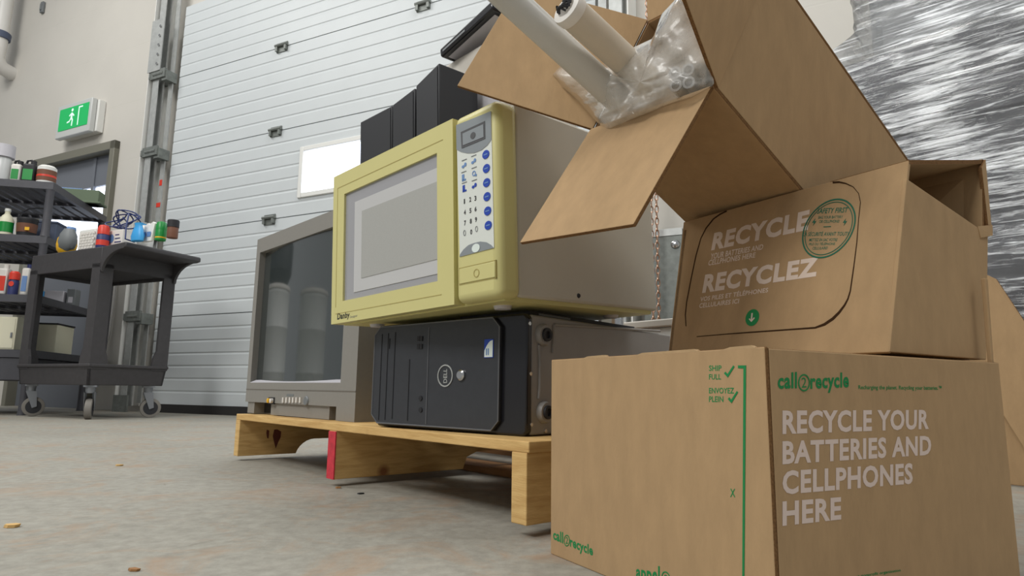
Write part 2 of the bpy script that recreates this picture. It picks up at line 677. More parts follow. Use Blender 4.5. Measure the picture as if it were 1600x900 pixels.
def track(x0, sgn, label):
    t = thing('door_track', label, 'door track', WF)
    X = lambda a: x0 + sgn * a
    b = lambda mb, a0, a1, y0, y1, z0, z1: mb.box(min(X(a0), X(a1)), max(X(a0), X(a1)), y0, y1, z0, z1)
    mb = MB()
    b(mb, .175, .181, -.10, .038, .05, 4.2)
    b(mb, .12, .175, .03, .037, .05, 4.2)
    mb.build('mounting_angle', M_whitep, t)
    mb = MB()
    b(mb, .085, .15, -.085, -.081, .05, 3.4)
    b(mb, .146, .15, -.085, -.04, .05, 3.4)
    b(mb, .085, .15, -.044, -.04, .05, 3.4)
    mb.build('track_rail', M_galv, t)
    mb = MB()
    b(mb, .015, .055, -.03, -.022, .07, 3.4)
    mb.build('edge_strip', M_galv, t)
    if sgn < 0:
        mb = MB()
        b(mb, .016, .056, -.0325, -.03, 1.37, 1.40)
        mb.build('red_mark', M_redcap, t)
        mb = MB()
        b(mb, .02, .045, -.0325, -.03, 1.52, 1.56)
        mb.build('red_mark', M_redcap, t)
    for z in SZ[1:5]:
        mb = MB()
        b(mb, .01, .16, -.10, -.085, z - .03, z + .035)
        b(mb, .0, .05, -.09, -.01, z - .05, z + .02)
        mb.tube([(X(.03), -.095, z), (X(.13), -.095, z)], .012, 8)
        b(mb, .15, .18, -.1, .03, z - .02, z + .02)
        mb.build('roller_bracket', M_galv_d, t)
    mb = MB()
    b(mb, .0, .2, -.12, .03, .0, .012)
    b(mb, .02, .16, -.12, -.108, .012, .12)
    mb.build('foot_bracket', M_galv_d, t)
    if True:
        mb = MB()
        b(mb, .06, .19, -.105, -.101, 2.33, 2.72)
        mb.build('splice_plate', M_galv, t)
        for q in range(5):
            mb = MB()
            mb.lathe([(.009, 0), (.009, .008)], (X(.09), -.105, 2.38 + q * .07), (0, -1, 0), 10)
            mb.build('bolt', M_chrome, t)
    return t


track(DX0, -1, 'galvanised vertical track with brackets along the left edge of the overhead door')
track(DX1, 1, 'galvanised vertical door track behind the open box of tubes')

# exit door behind the rack
d2 = bpy.data.objects.new('door_2', None)
COL.objects.link(d2)
d2.matrix_world = WF.mat()
struct(d2)
mb = MB()
mb.box(EX1 - .02, EX1 + .035, .0, YW + .1, 0, EZ + .02).box(EX0 - .035, EX0 + .02, .0, YW + .1, 0, EZ + .02)
mb.box(EX0 - .035, EX1 + .035, .0, YW + .1, EZ - .045, EZ + .02)
mb.build('door_frame', M_frame, d2, bevel=.004)
mb = MB()
GX0, GX1, GZ0, GZ1 = -4.12, -3.355, 1.02, 1.66
mb.box(EX0 + .02, GX0, YW + .03, YW + .08, .01, EZ - .045).box(GX1, EX1 - .02, YW + .03, YW + .08, .01, EZ - .045)
mb.box(GX0, GX1, YW + .03, YW + .08, .01, GZ0).box(GX0, GX1, YW + .03, YW + .08, GZ1, EZ - .045)
mb.build('door_leaf', M_slab, d2)
MB().box(-3.60, -3.57, YW + .02, YW + .04, 1.62, EZ - .05).build('mullion', M_slab, d2)
MB().box(GX0, GX1, YW + .05, YW + .06, GZ0, GZ1).build('door_pane', M_day, d2)

# ------------------------------------------------------------------ call2recycle box, lower
LB = Fr((.1981, .5104, 0), .5097)
LW, LR, LH = .308, .358, .2196
TH = .0045
lb = thing('cardboard_box', 'closed brown cardboard box on the floor printed RECYCLE YOUR BATTERIES AND CELLPHONES HERE', 'box', LB)
# local: x in [-LW? ] ; left face runs from the near corner to -x... the right face runs into +y
cm = [M_card, M_edge]
mb = MB()
mb.slab([(-LW, 0, 0), (0, 0, 0), (0, 0, LH), (-LW, 0, LH)], -TH, 0, 1)
fl = mb.build('left_panel', cm, lb, smooth=0, bevel=.0012)
mb = MB()
mb.slab([(0, TH, 0), (0, LR, 0), (0, LR, LH - .001), (0, TH, LH - .001)], -TH, 0, 1)
fr_ = mb.build('right_panel', cm, lb, smooth=0, bevel=.0012)
mb = MB()
mb.slab([(-LW + TH, LR, 0), (-LW + TH, LR, LH), (-TH, LR, LH), (-TH, LR, 0)], -TH, 0, 1)
mb.slab([(-LW, TH, 0), (-LW, TH, LH), (-LW, LR, LH), (-LW, LR, 0)], -TH, 0, 1)
mb.box(-LW + TH, -TH, TH, LR - TH, .001, .001 + TH)
mb.build('back_panel', cm, lb, smooth=0)
# top flaps
mb = MB()
mb.box(-LW + .001, -.001, .004, LR / 2 - .002, LH - TH - .002, LH - .0025)
mb.build('top_flap', cm, lb, smooth=0, bevel=.001)
mb = MB()
mb.box(-LW + .001, -.001, LR / 2 + .002, LR - .004, LH - TH - .002, LH - .0025)
mb.build('top_flap', cm, lb, smooth=0, bevel=.001)
# torn lip along the top of the left face
for a, b in ((-.245, -.20), (-.155, -.07), (-.045, -.008)):
    mb = MB()
    mb.prism([(a, .0, LH - .001), (b, .0, LH - .001), (b - .006, .0, LH + .0016), (a + .01, .0, LH + .0012)], (0, .005, 0))
    mb.build('torn_lip', M_card2, lb, smooth=0)
# upright rear flap beside the upper box
q = [LB.hit(1549, 560, 0, -.004), LB.hit(1566, 566, 0, -.004)]
y0 = q[0].y
zt = LB.hit(1548, 436, 0, -.004).z
mb = MB()
mb.slab([(-.004, y0, LH - .004), (-.004, LR - .001, LH - .004), (-.004, LR + .004, zt), (-.004, y0 + .004, zt)], -TH)
mb.build('upright_flap', cm, lb, smooth=0, bevel=.001)

L = lambda a: [LB.hit(x, y, 1, 0) for x, y in a]      # on the left face
Rr = lambda a: [LB.hit(x, y, 0, 0) for x, y in a]     # on the right face
NL, NR = (0, -1, 0), (1, 0, 0)


def logo(fn, parent, nrm, call, ring, rec, w=.26):
    text('call', fn(call), M_green, 'printed_text', parent, nrm, bold=.03)
    text('recycle', fn(rec), M_green, 'printed_text', parent, nrm, bold=.03)
    (cx, cy), rx, ry = ring
    c, e, u = fn([(cx, cy), (cx + rx, cy), (cx, cy - ry)])
    mb = MB()
    n = V(nrm)
    mb.ring(c + n * .0001, e - c, u - c, .84, 1, n, .0003, 40)
    mb.build('printed_ring', M_green, parent, smooth=0)
    text('2', fn([(cx - rx * .42, cy + ry * .58), (cx + rx * .42, cy + ry * .54), (cx + rx * .42, cy - ry * .62), (cx - rx * .42, cy - ry * .58)]), M_green, 'printed_text', parent, nrm, bold=.0)


logo(Rr, fr_, NR, [(1215, 608), (1245, 607), (1245, 581), (1215, 583.5)], ((1256, 598), 9, 13.5), [(1266, 615), (1326, 612.5), (1326, 581.5), (1266, 584)])
text('Recharging the planet. Recycling your batteries.™', Rr([(1341, 610), (1471, 611), (1471, 603), (1341, 601.5)]), M_green, 'printed_text', fr_, NR, bold=.012)
for s, qd in [('RECYCLE YOUR', [(1222.3, 678.8), (1451, 670.6), (1451.3, 640), (1222.3, 641)]),
              ('BATTERIES AND', [(1222.3, 726), (1454.6, 711), (1454.6, 680.4), (1222.3, 689)]),
              ('CELLPHONES', [(1222.3, 773.3), (1425.8, 756), (1425.8, 723.2), (1222.3, 735.5)]),
              ('HERE', [(1222.3, 821.8), (1314, 811.5), (1314, 776.6), (1222.3, 783.6)])]:
    text(s, Rr(qd), M_white_ink, 'printed_text', fr_, NR, bold=.034)
text('a nonprofit organization', Rr([(1340, 904), (1407, 894), (1407, 888.5), (1340, 897.5)]), M_green, 'printed_text', fr_, NR)
for s, qd in [('SHIP', [(1108, 579.7), (1127.5, 579.5), (1127.5, 570.6), (1108, 571)]),
              ('FULL', [(1108, 593), (1126.7, 593), (1126.7, 584.4), (1108, 584.7)]),
              ('ENVOYEZ', [(1108, 614.7), (1147, 614.9), (1147, 605.8), (1108, 606)]),
              ('PLEIN', [(1108, 627.9), (1130.4, 628.2), (1130.4, 619.2), (1108, 619.2)]),
              ('X', [(1141, 776.5), (1149, 776.9), (1149, 763.7), (1141, 763.5)])]:
    text(s, L(qd), M_green, 'printed_text', fl, NL, bold=.014)


def check(x0, y0, x1, y1):
    P = lambda a, b: (x0 + (x1 - x0) * a, y0 + (y1 - y0) * b)
    mb = MB()
    pts = L([P(0, .66), P(.14, .52), P(.33, .72), P(.88, .0), P(1, .1), P(.36, 1)])
    mb.prism([p + V((0, -.0001, 0)) for p in pts], (0, -.0003, 0))
    mb.build('printed_check_mark', M_green, fl, smooth=0)


check(1131.6, 571, 1148, 589.8)
check(1137.5, 611, 1153.5, 630)
pts = L([(1153.5, 571), (1166, 571), (1163.3, 905), (1160.2, 905), (1162, 575.5), (1153.5, 575.3)])
mb = MB()
mb.prism([p + V((0, -.0001, 0)) for p in pts], (0, -.0003, 0))
mb.build('printed_line', M_green, fl, smooth=0)
logo(L, fl, NL, [(864.4, 842.5), (880, 849.5), (880, 831.5), (864.4, 827.5)], ((885.8, 844.5), 4.6, 9), [(890.7, 858.5), (926.5, 873), (926.5, 853), (890.7, 838)])
text('appel', L([(994, 908), (1031, 925), (1031, 884.5), (994, 883)]), M_green, 'printed_text', fl, NL, bold=.03)
_c, _e, _u = L([(1041, 904), (1048, 907), (1041, 893)])
MB().ring(_c + V((0, -.0001, 0)), _e - _c, _u - _c, .84, 1, NL, .0003, 40).build('printed_ring', M_green, fl, smooth=0)
text('2', L([(1038, 910), (1044, 912), (1044, 899), (1038, 897)]), M_green, 'printed_text', fl, NL, bold=0)
text('recycler', L([(1050, 930), (1120, 962), (1120, 905), (1050, 893)]), M_green, 'printed_text', fl, NL, bold=.03)

# ------------------------------------------------------------------ RECYCLE box on top of it
UY = .57
uu = V((-math.sin(UY), math.cos(UY), 0))
vv = V((math.cos(UY), math.sin(UY), 0))
P3 = EYE + ray(1388, 550) * .60
P3.z = max(P3.z, LH + .0015)
P4 = P3 + uu * .275
r_ = ray(1420, 250)
tt = (P3 - EYE).dot(uu) / r_.dot(uu)
P2 = EYE + r_ * tt
nf = uu.cross(P2 - P3).normalized()
RP = Fr(P3, M=Matrix((-uu, nf, (P2 - P3).normalized())).transposed())   # panel frame
if RP.M.determinant() < 0:
    nf = -nf
    RP = Fr(P3, M=Matrix((-uu, nf, (P2 - P3).normalized())).transposed())
HP = lambda a: [RP.o + RP.M @ RP.hit(x, y, 1, 0) for x, y in a]
P1 = HP([(1068, 347)])[0]


def along(base, d, px):
    # point base + d*t whose image column is px
    lo, hi = 0.0, .6
    for _ in range(50):
        m_ = (lo + hi) / 2
        q_ = base + d * m_ - EYE
        x_ = 800 + FPX * q_.dot(_R) / q_.dot(_F)
        lo, hi = (m_, hi) if x_ < px else (lo, m_)
    return base + d * lo


P5 = along(P3, vv, 1540)
_r6 = ray(1537, 250)
P6 = EYE + _r6 * ((P3 - EYE).dot(uu) / _r6.dot(uu))
print('XX RECYCLE', P1, P2, P3, P4, P5, P6)
dep = (P5 - P3).length
ub = thing('cardboard_box', 'brown cardboard box printed RECYCLE and RECYCLEZ sitting on the closed box', 'box', loc=tuple((P3 + P4 + P5) / 3))
UO = ub.location.copy()
outn = -nf if (EYE - P3).dot(-nf) > 0 else nf
mb = MB()
mb.prism([P3, P4, P1, P2], -outn * TH)
pan = mb.build('front_panel', cm, ub, smooth=0, bevel=.001, off=UO)
# right side with a slanted top edge
RS = Fr(P3, M=Matrix((vv, uu, V((0, 0, 1)))).transposed())
SRs = lambda a: [EYE + ray(x, y) * ((P3 - EYE).dot(uu) / ray(x, y).dot(uu)) for x, y in a]
s1, s2, s3 = SRs([(1415, 279), (1526, 355), (1543, 358)])
mb = MB()
mb.prism([q_ - uu * .0008 for q_ in (P3 + vv * .0006, P5, s3, s2, s1 + vv * .0006)], uu * TH)
mb.build('right_panel', cm, ub, smooth=0, bevel=.001, off=UO)
# back wall, top, left side
P7 = P4 + (P5 - P3)
P8 = P1 + (P6 - P2)
mb = MB()
_up = V((0, 0, 1))
_e = (P6 - P5).normalized()
mb.prism([P5, P6, P6 + uu * .108, P5 + uu * .108 + _up * .128, P7 + _up * .128, P7], -vv * TH, 0, 1)
mb.build('back_panel', cm, ub, smooth=0, off=UO)
mb = MB()
mb.prism([P4 - uu * .001, P7 - uu * .001, P7 - uu * .001 + _up * .128, P4 + (P1 - P4) * .93 - uu * .003], -uu * TH, 0, 1)
mb.build('left_panel', cm, ub, smooth=0, off=UO)
mb = MB()
pt = P2 + uu * .085
pt2 = P6 + uu * .085
mb.prism([P2, P6, pt2, pt], V((0, 0, -TH)), 0, 1)
mb.build('top_flap', cm, ub, smooth=0, off=UO)
mb = MB()
mb.prism([P3 + vv * .006 + uu * .006, P5 + uu * .006 - vv * .006, P7 - uu * .006 - vv * .006, P4 - uu * .006 + vv * .006], V((0, 0, TH)), 0, 1)
mb.build('bottom_panel', cm, ub, smooth=0, off=UO)
# small tab folded out at the end of the slanted edge
t1, t2, t3, t4 = SRs([(1526, 354), (1546, 352), (1545, 369), (1530, 372)])
mb = MB()
mb.prism([t1 - uu * .0012, t2 - uu * .003, t3 - uu * .004, t4 - uu * .002], uu * .003)
mb.build('folded_tab', cm, ub, smooth=0, off=UO)
# right rear corner strip
c1, c2, c3, c4 = SRs([(1537, 250), (1546, 352), (1541, 352), (1531, 262)])
mb = MB()
mb.prism([c1 - uu * .002, c2 - uu * .002, c3 - uu * .002, c4 - uu * .002], uu * .004, 0, 1)
mb.build('corner_strip', cm, ub, smooth=0, off=UO)
Z8 = lambda a: HP([(1060 + x / 3.46, 270 + y / 3.46) for x, y in a])
pt = lambda s, q, mt, b=.02: text(s, Z8(q), mt, 'printed_text', pan, outn, bold=b, off=UO)
pt('RECYCLE', [(177, 422), (700, 310), (712, 198), (195, 325)], M_pale_ink2, .045)
pt('YOUR BATTERIES AND', [(172, 470), (456, 415), (462, 385), (178, 437)], M_pale_ink2)
pt('CELLPHONES HERE', [(160, 503), (415, 458), (419, 430), (167, 472)], M_pale_ink2)
pt('RECYCLEZ', [(128, 652), (750, 560), (762, 453), (146, 550)], M_pale_ink2, .045)
pt('VOS PILES ET TÉLÉPHONES', [(117, 697), (484, 646), (488, 615), (122, 666)], M_pale_ink2)
pt('CELLULAIRES ICI', [(112, 732), (326, 706), (330, 680), (116, 706)], M_pale_ink2)
c, e, u = Z8([(400, 783), (437, 778), (404, 738)])
MB().disc(c, e - c, u - c, outn, .0004).build('printed_disc', M_green, pan, smooth=0, off=UO)
a = Z8([(397, 760), (404, 759), (400, 795), (411, 782), (415, 787), (396, 808), (383, 793), (387, 788), (393, 797)])
MB().prism([p + outn * .0005 for p in a], outn * .0003).build('printed_arrow', M_pale_ink2, pan, smooth=0, off=UO)
# stamp
c = Z8([(810, 300)])[0]
ex_ = (Z8([(955, 262)])[0] - Z8([(667, 338)])[0]) / 2
ex_ = -uu * ex_.length
ey_ = (P2 - P3).normalized()
ey_ = ey_ * ((Z8([(835, 142)])[0] - Z8([(785, 460)])[0]).length / 2)
mb = MB()
mb.ring(c + outn * .0002, ex_, ey_, .95, 1.0, outn, .0003, 64)
mb.build('printed_ring', M_dgreen, pan, smooth=0, off=UO)
mb = MB()
mb.ring(c + outn * .0002, ex_, ey_, .87, .895, outn, .0003, 64)
mb.build('printed_ring', M_dgreen, pan, smooth=0, off=UO)
pt('SAFETY FIRST', [(748, 222), (912, 215), (920, 186), (756, 193)], M_dgreen, .02)
pt('BAG YOUR BATTERY', [(756, 249), (888, 246), (891, 231), (759, 234)], M_dgreen, .01)
pt('OR CELLPHONE!', [(760, 272), (870, 270), (873, 254), (763, 256)], M_dgreen, .01)
pt('LA SÉCURITÉ AVANT TOUT!', [(674, 343), (916, 340), (922, 314), (680, 317)], M_dgreen, .015)
pt('METTEZ EN SAC VOTRE', [(706, 371), (858, 370), (862, 354), (710, 355)], M_dgreen, .01)
pt('PILE OU TÉLÉPHONE', [(706, 393), (846, 391), (850, 374), (710, 376)], M_dgreen, .01)
pt('CELLULAIRE!', [(724, 416), (806, 414), (809, 399), (727, 401)], M_dgreen, .01)
for bx in (734, 900):
    a = Z8([(bx + 6, 248), (bx - 10, 270), (bx, 270), (bx - 5, 287), (bx + 12, 262), (bx + 2, 263)])
    MB().prism([p + outn * .0002 for p in a], outn * .0003).build('printed_bolt', M_dgreen, pan, smooth=0, off=UO)
a = Z8([(785, 291), (825, 289), (825, 293), (785, 295)])
MB().prism([p + outn * .0002 for p in a], outn * .0003).build('printed_line', M_dgreen, pan, smooth=0, off=UO)


def slit(pts, ws, nm):
    mb = MB()
    n = len(pts)
    Lp, Rp = [], []
    for i in range(n):
        a, b = pts[max(i - 1, 0)], pts[min(i + 1, n - 1)]
        d = V((b[0] - a[0], b[1] - a[1])).normalized()
        nn = V((-d.y, d.x)) * ws[i] / 2
        Lp.append((pts[i][0] + nn.x, pts[i][1] + nn.y))
        Rp.append((pts[i][0] - nn.x, pts[i][1] - nn.y))
    A, B = Z8(Lp), Z8(Rp)
    for i in range(n - 1):
        mb.prism([p + outn * .0001 for p in (A[i], A[i + 1], B[i + 1], B[i])], outn * .0004)
    mb.build(nm, M_perf, pan, smooth=0, off=UO)


slit([(262, 207), (225, 225), (190, 250), (150, 300), (122, 355), (95, 450), (70, 570), (45, 700), (38, 770), (42, 830)], [7, 6, 6, 5, 4, 4, 4, 4, 4, 3], 'perforated_slit')
slit([(100, 886), (250, 873), (400, 862), (600, 848), (740, 838), (790, 820), (835, 790), (870, 755), (900, 715), (918, 680), (930, 640), (950, 500), (965, 380), (975, 250), (985, 160)],
     [3, 4, 6, 7, 9, 13, 14, 12, 9, 7, 6, 5, 4, 3, 3], 'perforated_slit')
slit([(985, 160), (975, 112), (945, 76), (905, 58), (870, 51), (835, 53)], [3, 3, 4, 6, 9, 10], 'perforated_slit')

# ------------------------------------------------------------------ tilted open box wedged in it
TB_D = .690
SCL = TB_D / .75
TM = Matrix(((-.5602, .4202, .7137), (.8236, .1886, .5350), (.0900, .8876, -.4519)))
# re-orthonormalise
a_ = V((-.560, .8236, .0862)).normalized()
c_ = V((.7195, .5360, -.4460))
c_ = (c_ - a_ * c_.dot(a_)).normalized()
b_ = c_.cross(a_)
if b_.z < 0:
    b_ = -b_
TA, TBW = .211 * SCL, .217 * SCL
Bp = EYE + ray(1116, 138) * TB_D
Ap = Bp + a_ * TA
Cp = Bp + b_ * TBW
Dp = Ap + b_ * TBW


def img(p):
    d = p - EYE
    return (800 + FPX * d.dot(_R) / d.dot(_F), 450 - FPX * d.dot(_U) / d.dot(_F))


TC = .20
for _ in range(120):
    if img(Cp + c_ * TC)[1] < 256:
        TC += .002
print('XX TILT', [tuple(round(v) for v in img(p)) for p in (Ap, Bp, Cp, Dp, Bp + c_ * TC, Cp + c_ * TC)], TC, (Bp + c_ * TC), (Ap + c_ * TC))
tb = thing('open_cardboard_box', 'open plain cardboard box tipped on its side with splayed flaps holding bagged tubes', 'box', loc=tuple(Bp + c_ * TC))
TO = tb.location.copy()
mats2 = [M_card, M_edge]
e = TH


def pan2(name, q, nrm, th=TH):
    mb = MB()
    mb.prism([V(p) for p in q], V(nrm).normalized() * th, 0, 1)
    return mb.build(name, mats2, tb, smooth=0, bevel=.0009, off=TO)


E_ = c_ * TC
pan2('under_panel', [Ap, Bp, Bp + E_, Ap + E_], b_)
pan2('side_panel', [Bp + b_ * e, Cp - b_ * e, Cp - b_ * e + E_, Bp + b_ * e + E_], a_)
pan2('side_panel', [Ap + b_ * e, Dp - b_ * e, Dp - b_ * e + E_, Ap + b_ * e + E_], -a_)
pan2('upper_panel', [Cp, Dp, Dp + E_, Cp + E_], -b_)
pan2('end_panel', [Bp + E_ + a_ * e + b_ * e - c_ * e, Ap + E_ - a_ * e + b_ * e - c_ * e, Dp + E_ - a_ * e - b_ * e - c_ * e, Cp + E_ + a_ * e - b_ * e - c_ * e], c_)


def flapdir(hinge, ax, targets, L0):
    """direction perpendicular to ax such that hinge points + L*dir fall nearest the wanted outline"""
    e1 = c_ if abs(c_.dot(ax)) < .1 else b_
    e1 = (e1 - ax * e1.dot(ax)).normalized()
    e2 = ax.cross(e1)
    best = None
    for k in range(360):
        t = math.radians(k)
        d = e1 * math.cos(t) + e2 * math.sin(t)
        for L_ in [L0 * (.4 + .04 * j) for j in range(41)]:
            s = 0
            for h, tg in zip(hinge, targets):
                if tg is None:
                    continue
                x, y = img(h + d * L_)
                s += (x - tg[0]) ** 2 + (y - tg[1]) ** 2
            if best is None or s < best[0]:
                best = (s, d, L_)
    print('flap', best[0], best[2], [tuple(round(v) for v in img(h + best[1] * best[2])) for h in hinge])
    return best[1], best[2]


d, Lf = flapdir([Ap, Bp], a_, [(816, 388), (1000, 346)], .1)
n_ = a_.cross(d)
pan2('lower_flap', [Ap, Bp, Bp + d * Lf + a_ * .004, Ap + d * Lf], n_)
d, Lf = flapdir([Ap, Dp], b_, [(713, 131), (790, -15)], .1)
n_ = b_.cross(d)
pan2('left_flap', [Ap, Dp, Dp + d * Lf, Ap + d * Lf], n_)
d, Lf = flapdir([Bp], b_, [(1064, -4)], .09)
n_ = b_.cross(d)
pan2('right_flap', [Bp, Cp, Cp + d * Lf, Bp + d * Lf], n_)
d = (-c_ * .55 + b_ * .85).normalized()
pan2('upper_flap', [Cp, Dp, Dp + d * .09, Cp + d * .09], a_.cross(d))
CREASE = None

# tubes
_dt = (Ap * .62 + Bp * .38 - EYE).dot(_F) + .012
tin = EYE + ray(968, 157) * _dt
tdir = (EYE + ray(776, -20) * (_dt * .92) - tin).normalized()
tout = tin + tdir * .26
mb = MB()
pr = .0172
mb.tube([tin, tin + tdir * .02, tout], [pr, pr, pr], 28)
tag(mb.build('battery_tube', M_tubew, smooth=40), 'long frosted white tube sticking out of the bag at the upper left', 'tube')
_d2 = (Ap * .3 + Bp * .7 - EYE).dot(_F) + .055
t2 = EYE + ray(1008, 124) * _d2
cap = EYE + ray(885, 12) * (_d2 * .9)
td2 = (cap - t2).normalized()
tr_ = thing('battery_tube', 'cream tube with a pale rim and dark wires at its open end', 'tube', loc=tuple(t2))
mb = MB()
r2 = .0175
mb.lathe([(r2, 0), (r2, (cap - t2).length - .012)], t2, td2, 28)
mb.build('tube_wall', M_tubec, tr_, off=t2)
mb = MB()
h0 = (cap - t2).length
mb.lathe([(r2 + .001, h0 - .012), (r2 + .002, h0 - .004), (r2 + .001, h0), (r2 - .006, h0 + .001), (r2 - .008, h0 - .008)], t2, td2, 28)
mb.build('end_rim', M_lbl, tr_, off=t2)
mb = MB()
e1 = td2.cross(V((0, 0, 1))).normalized()
e2 = td2.cross(e1)
for k in range(7):
    pts = []
    a0, a1 = rnd.uniform(0, 6.28), rnd.uniform(0, 6.28)
    for j in range(7):
        f = j / 6
        rr_ = .010 * (1 - .4 * math.sin(f * 3.1))
        ang = a0 + (a1 - a0) * f
        pts.append(cap + e1 * rr_ * math.cos(ang) + e2 * rr_ * math.sin(ang) + td2 * (.003 + .006 * math.sin(f * 3.14)))
    mb.tube(pts, .0014, 6)
mb.build('wire', M_ink, tr_, off=t2)
# battery pack with ring ends low in the bag
bpk = thing('battery_pack', 'bundle of batteries with four silver ring ends inside the clear bag', 'battery')
pc_ = EYE + ray(1066, 122) * ((Bp - EYE).dot(_F) + .028)
bpk.location = pc_
nb = (EYE - pc_).normalized()
nb = (nb * .8 - c_ * .6).normalized()
x1 = nb.cross(V((0, 0, 1))).normalized()
x2 = nb.cross(x1)
for i, (a, b) in enumerate([(-.0072, -.0072), (.0072, -.0072), (-.0072, .0072), (.0072, .0072)]):
    o_ = pc_ + x1 * a + x2 * b
    mb = MB()
    mb.lathe([(.0070, -.03), (.0070, 0)], o_, nb, 18)
    cell = mb.build('cell', M_lcd, bpk, off=pc_)
    mb = MB()
    mb.ring(o_ + nb * .0005, x1, x2, .0044, .0070, nb, .0015, 24)
    mb.build('ring_end', M_chrome, cell, off=pc_)

# the poly bag: a crumpled pouch spilling over the lower lip


def bag():
    outer = [(863, 118), (880, 98), (903, 118), (940, 102), (985, 76), (1020, 60), (1034, 22), (1060, -6), (1086, 30), (1112, 96), (1116, 134), (1070, 158), (1010, 180), (948, 206), (930, 188), (905, 160), (880, 138)]
    cen = (1000, 128)
    dc = (Bp * .55 + Ap * .45 - EYE).dot(_F)
    mb = MB()
    N, Rn = 96, 12
    rr = random.Random(3)
    ph = [rr.uniform(0, 6.28) for _ in range(8)]
    pr_ = [math.hypot(x - cen[0], y - cen[1]) for x, y in outer]

    def rim(t):
        f = t * len(outer)
        i = int(f) % len(outer)
        a, b = outer[i], outer[(i + 1) % len(outer)]
        g = f - int(f)
        return a[0] + (b[0] - a[0]) * g, a[1] + (b[1] - a[1]) * g

    def P(t, s, side):
        x, y = rim(t)
        px, py = cen[0] + (x - cen[0]) * s, cen[1] + (y - cen[1]) * s
        # depth follows the lip line of the box
        fx = (px - 925) / 190
        base = (Ap - EYE).dot(_F) * (1 - fx) + (Bp - EYE).dot(_F) * fx
        bul = math.sqrt(max(0, 1 - s * s)) * .045
        wob = .0035 * (math.sin(px * .11 + ph[0]) * math.sin(py * .13 + ph[1]) + math.sin(px * .05 - py * .09 + ph[2])) + .0022 * math.sin(px * .31 + py * .2 + ph[3]) * math.sin(py * .27 - px * .12 + ph[4])
        dd = base - .012 + side * bul + wob
        return EYE + ray(px, py) * dd
    for side in (-1, 1):
        b0 = len(mb.v)
        for j in range(Rn + 1):
            for i in range(N):
                mb.v.append(P(i / N, max(j / Rn, .001) ** .8, side))
        for j in range(Rn):
            for i in range(N):
                i2 = (i + 1) % N
                mb.f.append([b0 + j * N + i, b0 + j * N + i2, b0 + (j + 1) * N + i2, b0 + (j + 1) * N + i])
                mb.m.append(0)
    return mb


bb = bag().build('plastic_bag', M_bag, smooth=180)
tag(bb, 'crumpled clear plastic bag around the tubes in the open box', 'bag')

# ------------------------------------------------------------------ pallet
PF = Fr((.0219, .8514, 0), .7063, tilt=(0, 0, 0))
_x = V((math.sin(.7063), -math.cos(.7063), .004)).normalized()
_y = V((math.cos(.7063), math.sin(.7063), 0))
PF = Fr((.0219, .8514, 0), M=Matrix((_x, _y, _x.cross(_y))).transposed())
PW, PD, SW = 1.11, 1.2, .0296
pl = thing('wooden_pallet', 'pale wooden pallet on the concrete carrying the television, computer and microwave', 'pallet', PF)
G0, G1, G2 = .0155, .1045, .119
for i, x1 in enumerate((0, -PW / 2 + SW / 2, -PW + SW)):
    x0 = x1 - SW
    pr = [(0, G0), (.15, G0)]
    for k in range(7):
        t = k / 6 * math.pi / 2
        pr.append((.15 + .03 * (1 - math.cos(t)) + .02 * k / 6, G0 + .036 * math.sin(t)))
    pr += [(.43, G0 + .036), (.46, G0 + .02), (.465, G0), (.74, G0), (.75, G0 + .025), (.78, G0 + .036), (1.02, G0 + .036), (1.05, G0 + .02), (1.055, G0), (PD, G0), (PD, G1), (0, G1)]
    if i < 2:
        pr = [(0, G0), (.30, G0), (.31, G0 + .025), (.34, G0 + .036), (.55, G0 + .036), (.58, G0 + .02), (.585, G0), (PD, G0), (PD, G1), (0, G1)]
    if i == 0:
        pr = [(0, G0), (PD, G0), (PD, G1), (0, G1)]
    mb = MB()
    mb.prism([(x0, y, z) for y, z in pr], (SW, 0, 0))
    s_ = mb.build('stringer', M_wood, pl, smooth=0, bevel=.0012)
    if i == 1:
        MB().box(x0 - .0003, x1 + .0003, -.0012, .001, G0, G1 - .001).build('red_painted_end', M_red, s_, smooth=0)
    if i == 2:
        mb = MB()
        a = [PF.hit(360 + x / 6.43, 630 + y / 6.43, 0, x1) for x, y in [(440, 265), (470, 262), (510, 285), (505, 340), (480, 390), (455, 455), (440, 400), (425, 330)]]
        mb.prism([p + V((.0002, 0, 0)) for p in a], (.0004, 0, 0))
        a = [PF.hit(360 + x / 6.43, 630 + y / 6.43, 0, x1) for x, y in [(365, 265), (390, 275), (382, 355), (368, 350), (360, 300)]]
        mb.prism([p + V((.0002, 0, 0)) for p in a], (.0004, 0, 0))
        mb.build('stain', M_stain, s_, smooth=0)
y = 0.0
for k in range(8):
    wdt = .14 if k in (0, 7) else .09
    MB().box(-PW, .004, y, y + wdt, G1, G2).build('deck_board', M_wood if k == 0 else M_wood_d, pl, smooth=0, bevel=.0015)
    y += wdt + (PD - .28 - .54) / 7
for y0 in (.36, .66, 1.06):
    MB().box(-PW, 0, y0, y0 + .09, .001, G0).build('bottom_board', M_wood_d, pl, smooth=0, bevel=.001)

